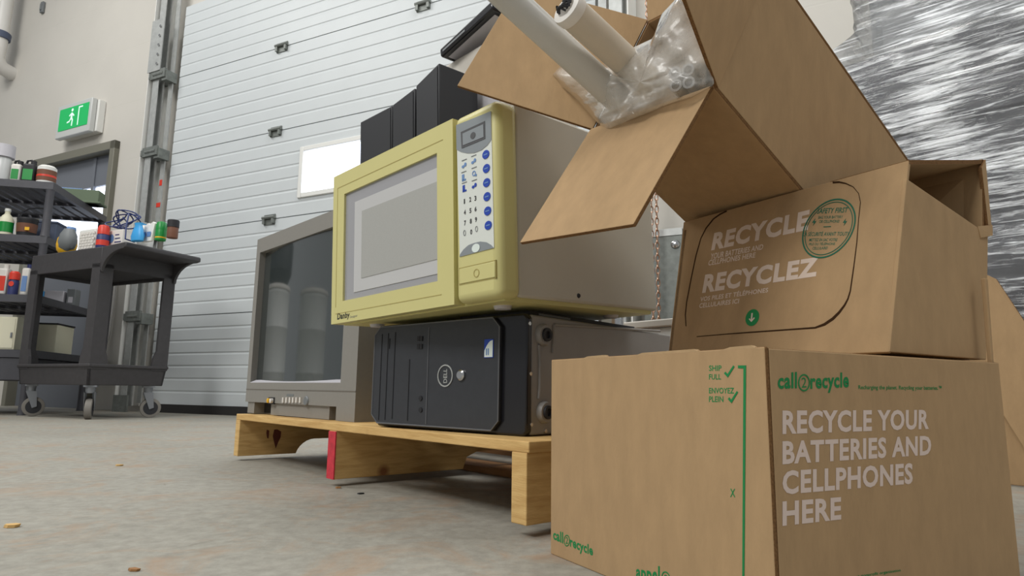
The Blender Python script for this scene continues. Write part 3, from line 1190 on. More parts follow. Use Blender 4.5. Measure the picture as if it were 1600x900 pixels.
# ------------------------------------------------------------------ television
TF = Fr((-.3057, 1.3043, .1172), .7511)
TW, THt = .5542, .4558
tv = thing('television', 'silver grey tube television standing on the left end of the pallet', 'television', TF)
T = lambda x, y, d=0.0: TF.hit(x, y, 1, d)
stl, sbl, sbr = T(403.6, 395.6), T(394, 597.6), T(532, 598.5)
SX0, SX1 = (stl.x + sbl.x) / 2, sbr.x
SZ0, SZ1 = (sbl.z + sbr.z) / 2, stl.z
zb = T(470, 648).z + .012
FB = .028
print('tv', SX0, SX1, SZ0, SZ1)
mb = MB()
D0 = .055
mb.box(-TW, SX0, 0, D0, FB, THt).box(SX1, 0, 0, D0, FB, THt).box(SX0, SX1, 0, D0, SZ1, THt).box(SX0, SX1, 0, D0, FB, SZ0)
mb.build('bezel', M_silver, tv, smooth=0)
mb = MB()
mb.prism([(SX0, .0, SZ0), (SX1, .0, SZ0), (SX1 - .006, .012, SZ0 + .006), (SX0 + .006, .012, SZ0 + .006)], (0, 0, .0012))
mb.build('screen_lip', M_lav, tv)
mb = MB()
SCR = 2.4
_hw = (SX1 - SX0) / 2
_cx = (SX0 + SX1) / 2
arc = []
for k in range(25):
    u_ = -_hw + 2 * _hw * k / 24
    arc.append((_cx + u_, .004 + SCR - math.sqrt(SCR * SCR - u_ * u_), SZ0))
mb.prism(arc + [(SX1, .05, SZ0), (SX0, .05, SZ0)], (0, 0, SZ1 - SZ0))
mb.build('screen', M_screen, tv, smooth=30)


def mirrored(px, py, dist):
    """where in the hall the screen shows the thing seen at this pixel"""
    h = TF.hit(px, py, 1, .012)
    u_ = h.x - _cx
    y_ = .004 + SCR - math.sqrt(SCR * SCR - u_ * u_)
    h = TF.hit(px, py, 1, y_)
    n_ = (TF.M @ V((u_, -(SCR - (y_ - .004)), 0))).normalized()
    p_ = TF.w(h.x, h.y, h.z)
    d_ = (p_ - EYE).normalized()
    r_ = d_ - n_ * (2 * d_.dot(n_))
    return p_ + r_ * dist
mb = MB()
mb.prism([(-TW, D0, FB), (0, D0, FB), (-.0, .16, FB), (-.1, .42, FB + .01), (-TW + .1, .42, FB + .01), (-TW, .16, FB)], (0, 0, THt - FB - .002))
mb.build('rear_housing', M_silver_d, tv, bevel=.01)
mb = MB()
fx = [T(370 + a / 6.4, 580 + 400 / 6.4).x for a in (125, 180, 315, 900, 1085, 1180)]
mb.box(-TW + .008, -TW + .05, .004, .05, 0, FB)
mb.build('foot', M_silver, tv)
MB().box(-.075, 0, .0, .30, 0, FB).build('foot', M_silver, tv)
MB().box(fx[2], fx[3], .006, .3, 0, FB).build('plinth', M_silver, tv)
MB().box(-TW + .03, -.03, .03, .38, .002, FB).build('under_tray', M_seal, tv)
zl = T(460, 609.7).z
MB().box(-TW, 0, -.0006, .001, zl - .001, zl + .001).build('panel_seam', M_silver_d, tv)
p0_, p1_ = T(420, 631), T(429.6, 621)
jk = MB().box(p0_.x, p1_.x, -.002, .002, p0_.z, p1_.z).build('jack_plate', M_ink, tv)
for a, mm in ((.28, M_yel), (.75, M_lbl)):
    MB().lathe([(.0055, 0), (.0055, .006), (.003, .007)], (p0_.x + (p1_.x - p0_.x) * a, -.002, (p0_.z + p1_.z) / 2), (0, -1, 0), 14).build('jack', mm, jk)
for x in (443.4, 448.6, 453.9, 459, 464.2, 470):
    p_ = T(x, 625)
    MB().box(p_.x - .003, p_.x + .003, -.003, .001, p_.z - .006, p_.z + .006).build('button', M_lbl, tv)
p_ = T(478.8, 626.6)
MB().lathe([(.011, 0), (.011, .002), (.009, .004)], (p_.x, .001, p_.z), (0, -1, 0), 24).build('power_button', M_gry, tv)
a0, a1 = T(448, 619), T(459, 616)
MB().box(a0.x, a1.x, -.0005, .001, a0.z, a1.z).build('brand_strip', M_gry, tv)

# ------------------------------------------------------------------ desktop computer lying on its side
CF = Fr((.0228, .9331, .1193), .8466)
CW, CH, CD = .3513, .1742, .43
pc = thing('desktop_computer', 'black desktop computer tower lying on its side under the microwave', 'computer', CF)
K = lambda x, y, d=0.0: CF.hit(560 + x / 3.333, 440 + y / 3.333, 1, d)
MB().box(-CW + .004, -.001, .011, CD, .001, CH - .001).build('case', M_pcside, pc, bevel=.003)
mb = MB()
# front bezel: chamfered outline, deeper than the inner panel
il, ir = K(85, 500).x, K(745, 500).x
ch = .022
outer = [(-CW, ch), (-CW + ch * .6, .0), (-.006, .0), (0, .006), (0, CH - .006), (-.006, CH), (-CW + ch * .6, CH), (-CW, CH - ch)]
mb.prism([(x, .0, z) for x, z in outer], (0, .012, 0))
bz = mb.build('front_bezel', M_black2, pc, bevel=.003)
iz0, iz1 = K(700, 775).z, K(700, 190).z
c2 = .014
inn = [(il + .004, iz0 + c2), (il + .02, iz0), (ir - c2, iz0), (ir, iz0 + c2), (ir, iz1 - c2), (ir - c2, iz1), (il + .02, iz1), (il + .004, iz1 - c2)]
mb = MB()
mb.prism([(x, -.006, z) for x, z in inn], (0, .007, 0))
fp = mb.build('front_panel', M_black, pc)
mb = MB()
pts = [V((x, -.006, z)) for x, z in inn]
mb.tube(pts, .0012, 6, closed=True)
mb.build('panel_outline', M_pcline, pc)
for x, za, zb_, mm in [(105, 720, 275, M_ink), (138, 720, 270, M_ink), (175, 715, 265, M_ink), (255, 725, 405, M_ink), (352, 745, 240, M_pcline)]:
    a, b = K(x, za, -.006), K(x, zb_, -.006)
    z_0, z_1 = max(a.z, iz0 + .003), min(b.z, iz1 - .003)
    MB().box(a.x - .0007, a.x + .0007, -.0068, -.005, z_0, z_1).build('seam', mm, fp)
a, b = K(160, 350, -.006), K(162, 297, -.006)
MB().box(a.x - .0015, a.x + .0015, -.007, -.005, a.z, b.z).build('drive_slot', M_ink, fp)
for x, y in ((316, 297), (330, 297), (314, 338), (328, 338), (325, 608), (325, 668)):
    p_ = K(x, y, -.006)
    if y < 400:
        MB().box(p_.x - .003, p_.x + .003, -.0075, -.005, p_.z - .004, p_.z + .004).build('usb_port', M_ink, fp)
    else:
        MB().lathe([(.004, 0), (.004, .002)], (p_.x, -.0055, p_.z), (0, -1, 0), 14).build('audio_jack', M_ink, fp)
c, ex, ey = K(453, 490, -.0062), K(489, 490, -.0062), K(453, 426, -.0062)
rad = (ex - c).length * .5 + (ey - c).length * .5
mb = MB()
mb.ring(c, V((rad, 0, 0)), V((0, 0, rad)), .88, 1, (0, -1, 0), .001, 48)
lg = mb.build('logo_ring', M_galv, fp)
text('DELL', [K(462, 527, -.0062), K(462, 455, -.0062), K(443, 453, -.0062), K(443, 529, -.0062)], M_galv, 'logo_text', fp, (0, -1, 0), bold=.02)
p_ = K(537, 487, -.006)
MB().lathe([(.0085, 0), (.0085, .003), (.006, .005), (.003, .005)], (p_.x, -.006, p_.z), (0, -1, 0), 24).build('power_button', M_chrome, fp)
a, b = K(655, 398, -.0062), K(705, 298, -.0062)
stk = MB().box(a.x, b.x, -.0068, -.006, a.z, b.z).build('sticker', M_blue, fp, bevel=.001)
W_, H_ = b.x - a.x, b.z - a.z
pts = [(a.x + W_ * .06, -.0069, a.z + H_ * .04), (b.x - W_ * .06, -.0069, a.z + H_ * .04), (b.x - W_ * .06, -.0069, b.z - H_ * .06)]
pts += [(b.x - W_ * (.06 + .88 * t), -.0069, b.z - H_ * (.06 + .55 * t ** 2)) for t in (.3, .5, .7, .85, 1)]
MB().prism(pts, (0, -.0004, 0)).build('sticker_swoosh', M_signw, stk)
for f in (.2, .4):
    MB().box(a.x + W_ * (f + .05), a.x + W_ * (f + .15), -.0078, -.0072, a.z + H_ * .15, a.z + H_ * .5).build('sticker_print', M_lblue, stk)
# underside of the tower (faces right): feet, ribs, screws
S = lambda x, y: CF.hit(560 + x / 3.333, 440 + y / 3.333, 0, 0)
for x, y in ((960, 278), (965, 680)):
    p_ = S(x, y)
    rr = abs(S(x, y - 58).z - p_.z)
    f_ = MB().lathe([(rr, 0), (rr, .004), (rr * .86, .008), (rr * .8, .008)], (-.001, p_.y, p_.z), (1, 0, 0), 32).build('foot', M_pcside, pc)
    MB().lathe([(rr * .62, 0), (rr * .6, .004), (rr * .35, .004), (rr * .3, .001)], (.0065, p_.y, p_.z), (1, 0, 0), 28).build('rubber_pad', M_blackm, f_)
for pts in ([(940, 330), (945, 400), (943, 560), (938, 610)], [(1018, 225), (1015, 300), (1012, 370)], [(1020, 225), (1290, 240), (1570, 258)]):
    MB().tube([S(*q) + V((0, 0, 0)) for q in pts], .0022, 8).build('pressed_rib', M_pcside, pc)
for x, y in ((898, 480), (902, 745), (976, 778), (893, 218)):
    p_ = S(x, y)
    MB().lathe([(.0032, 0), (.0028, .0015)], (-.001, p_.y, p_.z), (1, 0, 0), 12).build('rivet', M_chrome, pc)

# ------------------------------------------------------------------ microwave
MF = Fr((-.0159, .8539, .3046), .752, tilt=(.012, -.035, 0))
MW, MH, MD = .46, .2793, .37
mw = thing('microwave_oven', 'yellowed microwave oven with grey sides sitting on the computer', 'microwave', MF)
Q = lambda x, y, d=0.0: MF.hit(500 + x / 2.37, 140 + y / 2.37, 1, d)
BD = .042
seam = Q(497, 600).x
mb = MB()
wl, wt, wr_, wb = Q(90, 390).x, Q(90, 390).z, Q(434, 500).x, Q(90, 785).z
wt2, wb2 = Q(433, 230).z, Q(436, 705).z
wt, wb = (wt + wt2) / 2, (wb + wb2) / 2
print('mw', wl, wr_, wt, wb, seam, Q(645, 35), Q(665, 760))
mb.box(-MW, wl, 0, BD, 0, MH).box(wr_, seam - .001, 0, BD, 0, MH).box(wl, wr_, 0, BD, wt, MH).box(wl, wr_, 0, BD, 0, wb)
md = mb.build('door', M_yellow, mw, smooth=0)
mb = MB()
mb.box(seam + .001, 0, 0, BD, 0, MH)
cp = mb.build('control_housing', M_yellow, mw, bevel=.012, seg=4)
MB().box(wl, wr_, .004, .008, wb, wt).build('window', M_winglass, md)
iw = [Q(a, b, .004) for a, b in ((131, 405), (131, 762))]
MB().box(iw[0].x, wr_, .0030, .0042, wb + .012, wt - .022).build('window_border', M_winbord, md)
MB().box(iw[0].x + .026, wr_ - .001, .0022, .0032, wb + .034, wt - .044).build('window_mesh', M_winmesh, md)
l0, l1, l2 = Q(66, 366), Q(455, 178), Q(68, 805)
mb = MB()
mb.box(l0.x, l1.x, -.0004, .001, l0.z - .0006, l0.z + .0006)
mb.box(l0.x - .0006, l0.x + .0006, -.0004, .001, l2.z, l0.z)
mb.build('door_groove', M_yline, md)
zz = Q(275, 790).z
MB().box(l0.x, Q(450, 735).x, -.0004, .001, Q(200, 805).z - .0005, Q(200, 805).z + .0005).build('door_groove', M_yline, md)
MB().box(-MW + .006, -.006, BD, MD, .004, MH + .006).build('cabinet', M_mwside, mw, bevel=.004)
MB().box(-MW + .012, -.012, .02, MD - .01, -.002, .006).build('base_tray', M_yellow, mw)
for x, y in ((-.40, .06), (-.06, .06), (-.06, .31), (-.40, .31)):
    MB().lathe([(.014, 0), (.012, -.006)], (x, y, -.001), (0, 0, 1), 16).build('foot', M_lav, mw)
p_ = MF.hit(904, 462, 0, -.006)
MB().lathe([(.004, 0), (.003, .002)], (-.0065, p_.y, p_.z), (1, 0, 0), 12).build('screw', M_ink, mw)
# keypad panel
KP = lambda x, y, d=0.0: MF.hit(700 + x / 3.21, 160 + y / 3.21, 1, d)
N_ = (0, -1, 0)


def poly(pts, mt, nm, par, lift, th=.0004):
    mb = MB()
    mb.prism([V((p.x, -lift, p.z)) for p in pts], (0, -th, 0))
    return mb.build(nm, mt, par, smooth=0)


ctl = poly([KP(*q) for q in ((43, 115), (217, 45), (232, 730), (60, 775))], M_panel, 'keypad_panel', cp, .0)
g = [(43, 115), (217, 45), (219, 188), (200, 215), (170, 240), (135, 254), (100, 256), (70, 250), (45, 238)]
poly([KP(*q) for q in g], M_pgrey, 'display_surround', cp, .0006)
poly([KP(*q) for q in ((68, 150), (188, 95), (190, 183), (72, 232))], M_lcd, 'display', cp, .0012)
poly([KP(*q) for q in ((78, 158), (182, 111), (184, 175), (80, 217))], M_pgrey, 'display_glass', cp, .0017)
c = KP(131, 168)
MB().disc((c.x, -.0022, c.z), (.0055, 0, 0), (0, 0, .0048), N_, .0004).build('display_sensor', M_lcd, cp)
g = [(60, 775), (63, 762), (80, 738), (105, 716), (135, 705), (165, 698), (195, 702), (218, 715), (232, 730)]
poly([KP(*q) for q in g], M_pgrey, 'badge_surround', cp, .0006)
c = KP(143, 731)
bd = MB().disc((c.x, -.0012, c.z), (.0085, 0, 0), (0, 0, .006), N_, .0004).build('badge', M_signw, cp)
c0 = KP(204, 617)
for x, y in ((192, 262), (195, 332), (196, 403), (198, 473), (201, 545), (204, 617)):
    c = KP(x, y)
    bt = MB().disc((c.x, -.0005, c.z), (.0072, 0, 0), (0, 0, .0062), N_, .0008).build('oval_button', M_blue, cp)
    MB().box(c.x - .004, c.x + .004, -.0016, -.0012, c.z - .0008, c.z + .0008).build('button_print', M_lblue, bt)
for x, y in ((82, 318), (130, 297), (80, 378), (132, 357), (83, 432), (133, 420)):
    c = KP(x, y)
    mb = MB()
    k = (x + y) % 3
    if k == 0:
        mb.ring((c.x, -.0006, c.z), (.0038, 0, 0), (0, 0, .004), .62, 1, N_, .0004, 20)
        mb.box(c.x + .003, c.x + .006, -.001, -.0005, c.z - .005, c.z - .002)
    elif k == 1:
        mb.disc((c.x - .002, -.0006, c.z - .001), (.003, 0, 0), (0, 0, .0022), N_, .0004, 14)
        mb.disc((c.x + .003, -.0006, c.z + .001), (.0025, 0, 0), (0, 0, .003), N_, .0004, 14)
    else:
        mb.box(c.x - .0035, c.x + .0015, -.001, -.0005, c.z - .004, c.z + .005)
        mb.box(c.x - .0035, c.x + .005, -.001, -.0005, c.z - .005, c.z - .0025)
    mb.build('icon', M_blue if y > 400 else M_lblue, cp, smooth=0)
    MB().box(c.x - .005, c.x + .006, -.0009, -.0005, c.z + .0078, c.z + .009).build('icon_caption', M_gry, cp)
for s, x, y in (('1', 84, 497), ('2', 113, 487), ('3', 139, 481), ('4', 86, 552), ('5', 114, 543), ('6', 140, 535), ('7', 87, 605), ('8', 116, 596), ('9', 142, 588), ('0', 118, 650)):
    c = KP(x, y)
    hw = .0013 if s == '1' else .0021
    hh = .0036
    text(s, [(c.x - hw, -.0005, c.z - hh), (c.x + hw, -.0005, c.z - hh), (c.x + hw, -.0005, c.z + hh), (c.x - hw, -.0005, c.z + hh)], M_ink, 'keypad_digit', cp, N_, bold=.03)
for x, y in ((85, 655), (145, 635)):
    c = KP(x, y)
    mb = MB()
    mb.ring((c.x, -.0006, c.z), (.0026, 0, 0), (0, 0, .0042), .78, 1, N_, .0004, 20)
    mb.build('icon', M_gry, cp, smooth=0)
bl_, br_, tr2, tl_ = [Q(*q) for q in ((516, 728), (653, 695), (651, 630), (514, 662))]
mb = MB()
xa, xb, za, zb_ = bl_.x, br_.x, (bl_.z + br_.z) / 2, (tr2.z + tl_.z) / 2
mb.box(xa, xb, -.0004, .002, za, za + .001).box(xa, xb, -.0004, .002, zb_ - .001, zb_).box(xa, xa + .001, -.0004, .002, za, zb_).box(xb - .001, xb, -.0004, .002, za, zb_)
mb.build('door_button_gap', M_yline, cp)
ob = MB().box(xa + .0015, xb - .0015, -.0012, .002, za + .0015, zb_ - .0015).build('door_button', M_yellow, cp, bevel=.0008)
c = Q(582, 680)
MB().ring((c.x, -.0013, c.z), (.006, 0, 0), (0, 0, .006), .8, 1, N_, .0004, 28).build('button_ring', M_yline, ob)
text('Danby', [Q(*q) for q in ((64, 860), (109, 850), (111, 822), (65, 828))], M_ink, 'printed_text', md, N_, bold=.03)
text('Designer', [Q(*q) for q in ((111, 849), (139, 843), (139, 832), (111, 838))], M_gry, 'printed_text', md, N_, bold=.0)

# dark slab put in to fill the dark gap under the right of the microwave
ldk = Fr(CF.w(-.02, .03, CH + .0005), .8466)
lp = thing('dark_slab', 'thin black slab lying between the computer and the microwave', 'computer part', ldk)
MB().box(-.15, 0, 0, .30, 0, .0075).build('slab_body', M_blackm, lp, bevel=.001)
MB().box(.0, .0008, .02, .10, .002, .005).build('slab_patch', M_gry, lp)

# ------------------------------------------------------------------ things on the microwave
MT = MH + .006                                              # top plane, microwave frame


spk = [((563, 191), (612.5, 165), 0), ((613.5, 164), (648, 137.5), 0), ((650, 134), (686, 98), 1)]
yos = [.06, .057, .05]
labs = ['lowest and leftmost of three black speakers in a row on the microwave',
        'middle one of three black speakers in a row on the microwave',
        'tallest black speaker on the microwave, nearest the control panel']
for (pa, pb, sd), yo, lb_ in zip(spk, yos, labs):
    a = MF.hit(*pa, 1, yo)
    b = MF.hit(*pb, 1, yo)
    t = thing('speaker', lb_, 'speaker', MF, group='black speakers on the microwave')
    o0 = V(((a.x + b.x) / 2, yo, MT + .0012))
    t.matrix_world = MF.mat() @ Matrix.Translation(o0)
    za, zb_ = a.z - o0.z, b.z - o0.z
    xa, xb = a.x - o0.x, b.x - o0.x
    mb = MB()
    dp = .085
    mb.prism([(xa, 0, 0), (xb, 0, 0), (xb, 0, zb_), (xa, 0, za)], (0, dp, 0))
    mb.build('cabinet', M_blackm, t, bevel=.002)
    mb = MB()
    mb.prism([(xa + .004, -.001, .012), (xb - .004, -.001, .012), (xb - .004, -.001, zb_ - .006), (xa + .004, -.001, za - .006)], (0, .002, 0))
    mb.build('grille', M_blackm, t)

# beige case behind with a flat screen lying on it
bo = MF.hit(708, 96, 1, .15)
BW = .2
bx0 = bo.x - .06
bs = thing('computer_case', 'pale beige case standing on the microwave behind the black speakers', 'computer', MF)
bs.matrix_world = MF.mat() @ Matrix.Translation((bx0, .15, MT + .001))
hB = bo.z - MT
MB().box(0, min(.20, -.012 - bx0), 0, .19, 0, hB).build('case', M_beige, bs, bevel=.004)
MB().box(.01, min(.19, -.022 - bx0), -.002, .001, .02, hB * .8).build('front_panel', M_lav, bs, bevel=.002)
# flat screen
fa = MF.hit(688, 96, 1, .125)
fb = MF.hit(771, 20, 1, .125)
sf = Fr(MF.w(fa.x, .125, hB + MT + .0022), M=MF.M)
fs = thing('flat_screen', 'black edged flat screen lying on top of the beige case', 'monitor', sf)
ex = (fb - fa)
ex = V((ex.x, 0, 0))
Lx = ex.length
rise = fb.z - fa.z
print('screen', fa, fb, hB + MT)
nx = V((Lx, 0, rise)).normalized()
nz = V((-nx.z, 0, nx.x))
o0 = V((0, 0, .0))
P = lambda x, y, z: o0 + nx * x + V((0, y, 0)) + nz * z
Ls = V((Lx, 0, rise)).length
mb = MB()
mb.prism([P(0, 0, 0), P(Ls, 0, 0), P(Ls, .19, 0), P(0, .19, 0)], nz * .018)
mb.build('screen_housing', M_black2, fs, bevel=.004)
mb = MB()
mb.prism([P(.01, .012, -.001), P(Ls - .01, .012, -.001), P(Ls - .01, .18, -.001), P(.01, .18, -.001)], nz * .002)
mb.build('rear_cover', M_lav, fs)
mb = MB()
mb.prism([P(0.01, -.001, .006), P(Ls * .5, -.001, .006), P(Ls * .5, -.001, .010), P(0.01, -.001, .010)], (0, .002, 0))
mb.build('chrome_strip', M_chrome, fs)

# ------------------------------------------------------------------ utility cart
CK = .864
KF = Fr((-2.568 * CK, 4.0025 * CK, CAMH * (1 - CK)), math.pi / 2 - .462, k=CK)
cart = thing('utility_cart', 'black plastic two shelf utility cart on casters beside the overhead door', 'cart', KF)
CLn, CWd = .77, .52
TZ0, TZ1 = .18, .31
mb = MB()
t = .02
mb.prism([(-CLn, 0, TZ1), (0, 0, TZ1), (-.015, .012, TZ0), (-CLn + .015, .012, TZ0)], (0, t, 0))
mb.prism([(-CLn, CWd, TZ1), (0, CWd, TZ1), (-.015, CWd - .012, TZ0), (-CLn + .015, CWd - .012, TZ0)], (0, -t, 0))
mb.prism([(0, 0, TZ1), (0, CWd, TZ1), (-.015, CWd - .012, TZ0), (-.015, .012, TZ0)], (-t, 0, 0))
mb.prism([(-CLn, 0, TZ1), (-CLn, CWd, TZ1), (-CLn + .015, CWd - .012, TZ0), (-CLn + .015, .012, TZ0)], (t, 0, 0))
mb.box(-CLn + .02, -.02, .016, CWd - .016, TZ0, TZ0 + .03)
mb.box(-CLn - .006, .006, -.006, .012, TZ1 - .02, TZ1).box(-CLn - .006, .006, CWd - .012, CWd + .006, TZ1 - .02, TZ1)
mb.box(-.012, .006, .0, CWd, TZ1 - .02, TZ1).box(-CLn - .006, -CLn + .012, 0, CWd, TZ1 - .02, TZ1)
mb.build('lower_tray', M_cart, cart, bevel=.004)
UZ0, UZ1 = .905, 1.04
mb = MB()
mb.box(-CLn, 0, 0, .02, UZ0, UZ1).box(-CLn, 0, CWd - .02, CWd, UZ0, UZ1)
mb.box(-.02, 0, .02, CWd - .02, UZ0, UZ1).box(-CLn, -CLn + .02, .02, CWd - .02, UZ0, UZ1)
mb.box(-CLn + .02, -.02, .02, CWd - .02, UZ0 + .02, UZ0 + .05)
mb.box(-CLn + .02, -.02, .02, CWd - .02, UZ1 - .03, UZ1 - .004)
mb.build('upper_tray', M_cart, cart, bevel=.005)
# push handle shelf at the right end, curved underside
HX = .23
mb = MB()
pr = [(0, UZ1 - .03), (0, UZ1), (HX - .01, UZ1 + .012), (HX, UZ1 + .004), (HX, UZ1 - .022), (HX - .03, UZ1 - .028)]
mb.prism([(x, .0, z) for x, z in pr], (0, CWd + .01, 0))
hd = mb.build('handle_shelf', M_cart, cart, bevel=.006)
for yy in (0, CWd - .02):
    pr = [(0, UZ0 - .01), (0, UZ1 - .02), (HX - .02, UZ1 - .02)]
    for k in range(8):
        a = k / 7 * math.pi / 2
        pr.append((HX - .02 - (HX - .03) * math.sin(a), UZ1 - .028 - (UZ1 - UZ0) * (1 - math.cos(a))))
    MB().prism([(x, yy, z) for x, z in pr], (0, .02, 0)).build('handle_bracket', M_cart, cart, bevel=.003)
for x, y, sx, sy in ((0, 0, -1, 1), (0, CWd, -1, -1), (-CLn, 0, 1, 1), (-CLn, CWd, 1, -1)):
    mb = MB()
    tt = .018
    for za, zb_, wa, wb_ in ((TZ1 - .03, TZ1 + .05, .115, .105), (TZ1 + .05, TZ1 + .10, .105, .085), (TZ1 + .10, UZ0 + .03, .085, .085)):
        for q in ([(0, 0), (1, 0), (1, tt), (0, tt)],):
            # flange along x
            A_ = [(x, y), (x + sx * wa, y), (x + sx * wa, y + sy * tt), (x, y + sy * tt)]
            B_ = [(x, y), (x + sx * wb_, y), (x + sx * wb_, y + sy * tt), (x, y + sy * tt)]
            b0 = len(mb.v)
            mb.v += [V((p[0], p[1], za)) for p in A_] + [V((p[0], p[1], zb_)) for p in B_]
            for f in ([0, 1, 2, 3], [7, 6, 5, 4], [0, 4, 5, 1], [1, 5, 6, 2], [2, 6, 7, 3], [3, 7, 4, 0]):
                mb.f.append([b0 + i for i in f])
                mb.m.append(0)
            A_ = [(x, y + sy * tt), (x, y + sy * wa), (x + sx * tt, y + sy * wa), (x + sx * tt, y + sy * tt)]
            B_ = [(x, y + sy * tt), (x, y + sy * wb_), (x + sx * tt, y + sy * wb_), (x + sx * tt, y + sy * tt)]
            b0 = len(mb.v)
            mb.v += [V((p[0], p[1], za)) for p in A_] + [V((p[0], p[1], zb_)) for p in B_]
            for f in ([0, 1, 2, 3], [7, 6, 5, 4], [0, 4, 5, 1], [1, 5, 6, 2], [2, 6, 7, 3], [3, 7, 4, 0]):
                mb.f.append([b0 + i for i in f])
                mb.m.append(0)
    mb.build('leg', M_cart, cart)
ci = 0
for x, y, ang in ((-.06, .06, .9), (-.06 - .0, CWd - .08, -.5), (-CLn + .07, .06, -.45), (-CLn + .07, CWd - .08, .7)):
    R3 = Matrix.Rotation(ang, 3, 'Z')
    o = V((x, y, -.0288))
    ax = R3 @ V((1, 0, 0))
    fw = R3 @ V((0, 1, 0))
    g = lambda a, b, z: o + ax * a + fw * b + V((0, 0, z))
    mb = MB()
    mb.prism([g(-.035, -.035, .197), g(.035, -.035, .197), g(.035, .035, .197), g(-.035, .035, .197)], (0, 0, .011))
    mb.lathe([(.025, .160), (.028, .197)], o, (0, 0, 1), 16)
    for s in (-1, 1):
        mb.prism([g(s * .026, -.028, .165), g(s * .026, .030, .165), g(s * .026, .040, .065), g(s * .026, .014, .055)], ax * (s * .003))
    fk = mb.build('caster_fork', M_steel, cart)
    wc = g(0, .022, .0635)
    mb = MB()
    mb.lathe([(.050, -.020), (.062, -.017), (.0635, -.008), (.0635, .008), (.062, .017), (.050, .020)], wc, ax, 28)
    wh = mb.build('caster_wheel', M_tyre, fk)
    MB().lathe([(.010, -.0275), (.010, -.022), (.044, -.0212), (.044, .0212), (.010, .022), (.010, .0275)], wc, ax, 24).build('hub', M_blackm, wh)

# ---- things on the cart top
TOPZ = UZ1 + .0012


def cpos(px, py, y):
    return KF.hit(px, py, 1, y)


def on_cart(px, y):
    p = KF.hit(px, 380, 1, y)
    return KF.w(p.x, y, TOPZ + (.013 if p.x > -.09 else 0)), p.x


# yellow and grey sprayer bottle
o, lx = on_cart(106, .085)
o = o + V((0, 0, .012))
f = Fr(o, math.pi / 2 - .462, k=CK)
s = thing('handheld_scanner', 'rounded yellow and grey handheld device at the left end of the cart top', 'device', f)
mb = MB()
mb.lathe([(.03, .0), (.056, .02), (.068, .06), (.062, .11), (.038, .15)], (.014, -.014, .012), (.10, 0, 1), 24, sy=.75)
mb.build('body', M_gry, s)
mb = MB()
mb.lathe([(.05, 0), (.068, .02), (.076, .055), (.070, .10), (.045, .135)], (-.012, .0, .0), (.05, 0, 1), 24, sy=.75)
mb.build('yellow_shell', M_yel, s)
mb = MB()
mb.lathe([(.028, 0), (.03, .02), (.024, .035)], (.02, 0, .145), (.12, 0, 1), 18)
mb.build('blue_cap', M_lblue, s)
# white grid box (keyboard standing on edge)
o, lx = on_cart(136, .05)
f = Fr(o, math.pi / 2 - .462, k=CK)
s = thing('keyboard', 'white keyboard propped on its edge beside the yellow device', 'keyboard', f)
mb = MB()
mb.box(-.105, .075, 0, .03, 0, .15)
mb.build('keyboard_case', M_whitep, s, bevel=.012, seg=3)
for r in range(6):
    for q in range(5):
        MB().box(-.088 + q * .032 + (r % 2) * .008, -.061 + q * .032 + (r % 2) * .008, -.004, .001, .016 + r * .019, .031 + r * .019).build('key', M_lbl, s)
# red capped bottle
o, lx = on_cart(160, .05)
s = thing('bottle', 'small navy bottle with a red cap next to the white keyboard on the cart', 'bottle', Fr(o, math.pi / 2 - .462, k=CK))
MB().lathe([(.034, 0), (.036, .01), (.036, .085), (.03, .095)], n=20).build('body', M_navy, s)
MB().lathe([(.034, .093), (.034, .135), (.026, .152), (.012, .156)], n=20).build('red_cap', M_redcap, s)
MB().lathe([(.0365, .02), (.0365, .055)], n=20).build('label', M_redcap, s)
# white box with print
o, lx = on_cart(181, .09)
s = thing('small_carton', 'small pale printed carton under the coiled cables on the cart', 'carton', Fr(o, math.pi / 2 - .462, k=CK))
MB().box(-.12, .06, 0, .10, 0, .115).build('carton_body', M_lbl, s, bevel=.003)
mb = MB()
mb.disc((-.055, -.0012, .06), (.03, 0, 0), (0, 0, .03), (0, -1, 0), .0006, 24)
mb.build('printed_dot', M_lblue, s)
for k in range(3):
    MB().box(-.015, .05 - .012 * k, -.001, 0, .03 + .024 * k, .037 + .024 * k).build('printed_bar', M_navy, s)
# coil of blue cable on it
coil = thing('cable_coil', 'loosely coiled dark blue cable piled on the pale carton', 'cable', loc=tuple(o + V((0, 0, .117))))
co = coil.location.copy()
mb = MB()
rr = random.Random(11)
for k in range(5):
    cx, cy = rr.uniform(-.04, .05), rr.uniform(.02, .08)
    ra, rb_ = rr.uniform(.075, .12), rr.uniform(.04, .065)
    tl = rr.uniform(.7, 1.35)
    pts = []
    for j in range(28):
        a = 2 * math.pi * j / 28
        x, y, z = ra * math.cos(a), .03 * math.sin(2 * a + k), rb_ * math.sin(a) * math.sin(tl)
        pts.append(KF.M @ V((cx + x, cy + y, z + rb_ * math.sin(tl) + .006)))
    mb.tube(pts, .0038, 7, closed=True)
mb.build('cable_loops', M_cable, coil)
mb = MB()
mb.tube([KF.M @ V(p) for p in ((.05, .03, .09), (.10, -.0, .07), (.135, -.03, -.02), (.14, -.03, -.1), (.16, .02, -.112))], .0045, 7)
mb.build('cable_tail', M_cable, coil)
# puffed white bag behind the pouch
o, lx = on_cart(221, .30)
s = thing('white_bag', 'puffed white plastic bag behind the blue pouch and cable coil', 'bag', Fr(o, math.pi / 2 - .462, k=CK))
mb = MB()
mb.lathe([(.05, 0), (.085, .04), (.09, .10), (.07, .16), (.03, .19), (.02, .205), (.035, .215)], n=14, sy=.7)
mb.build('bag_body', M_whitep, s)
MB().lathe([(.024, 0), (.024, .012)], (0, 0, .196), n=12, sy=.8).build('tie', M_bblue, s)
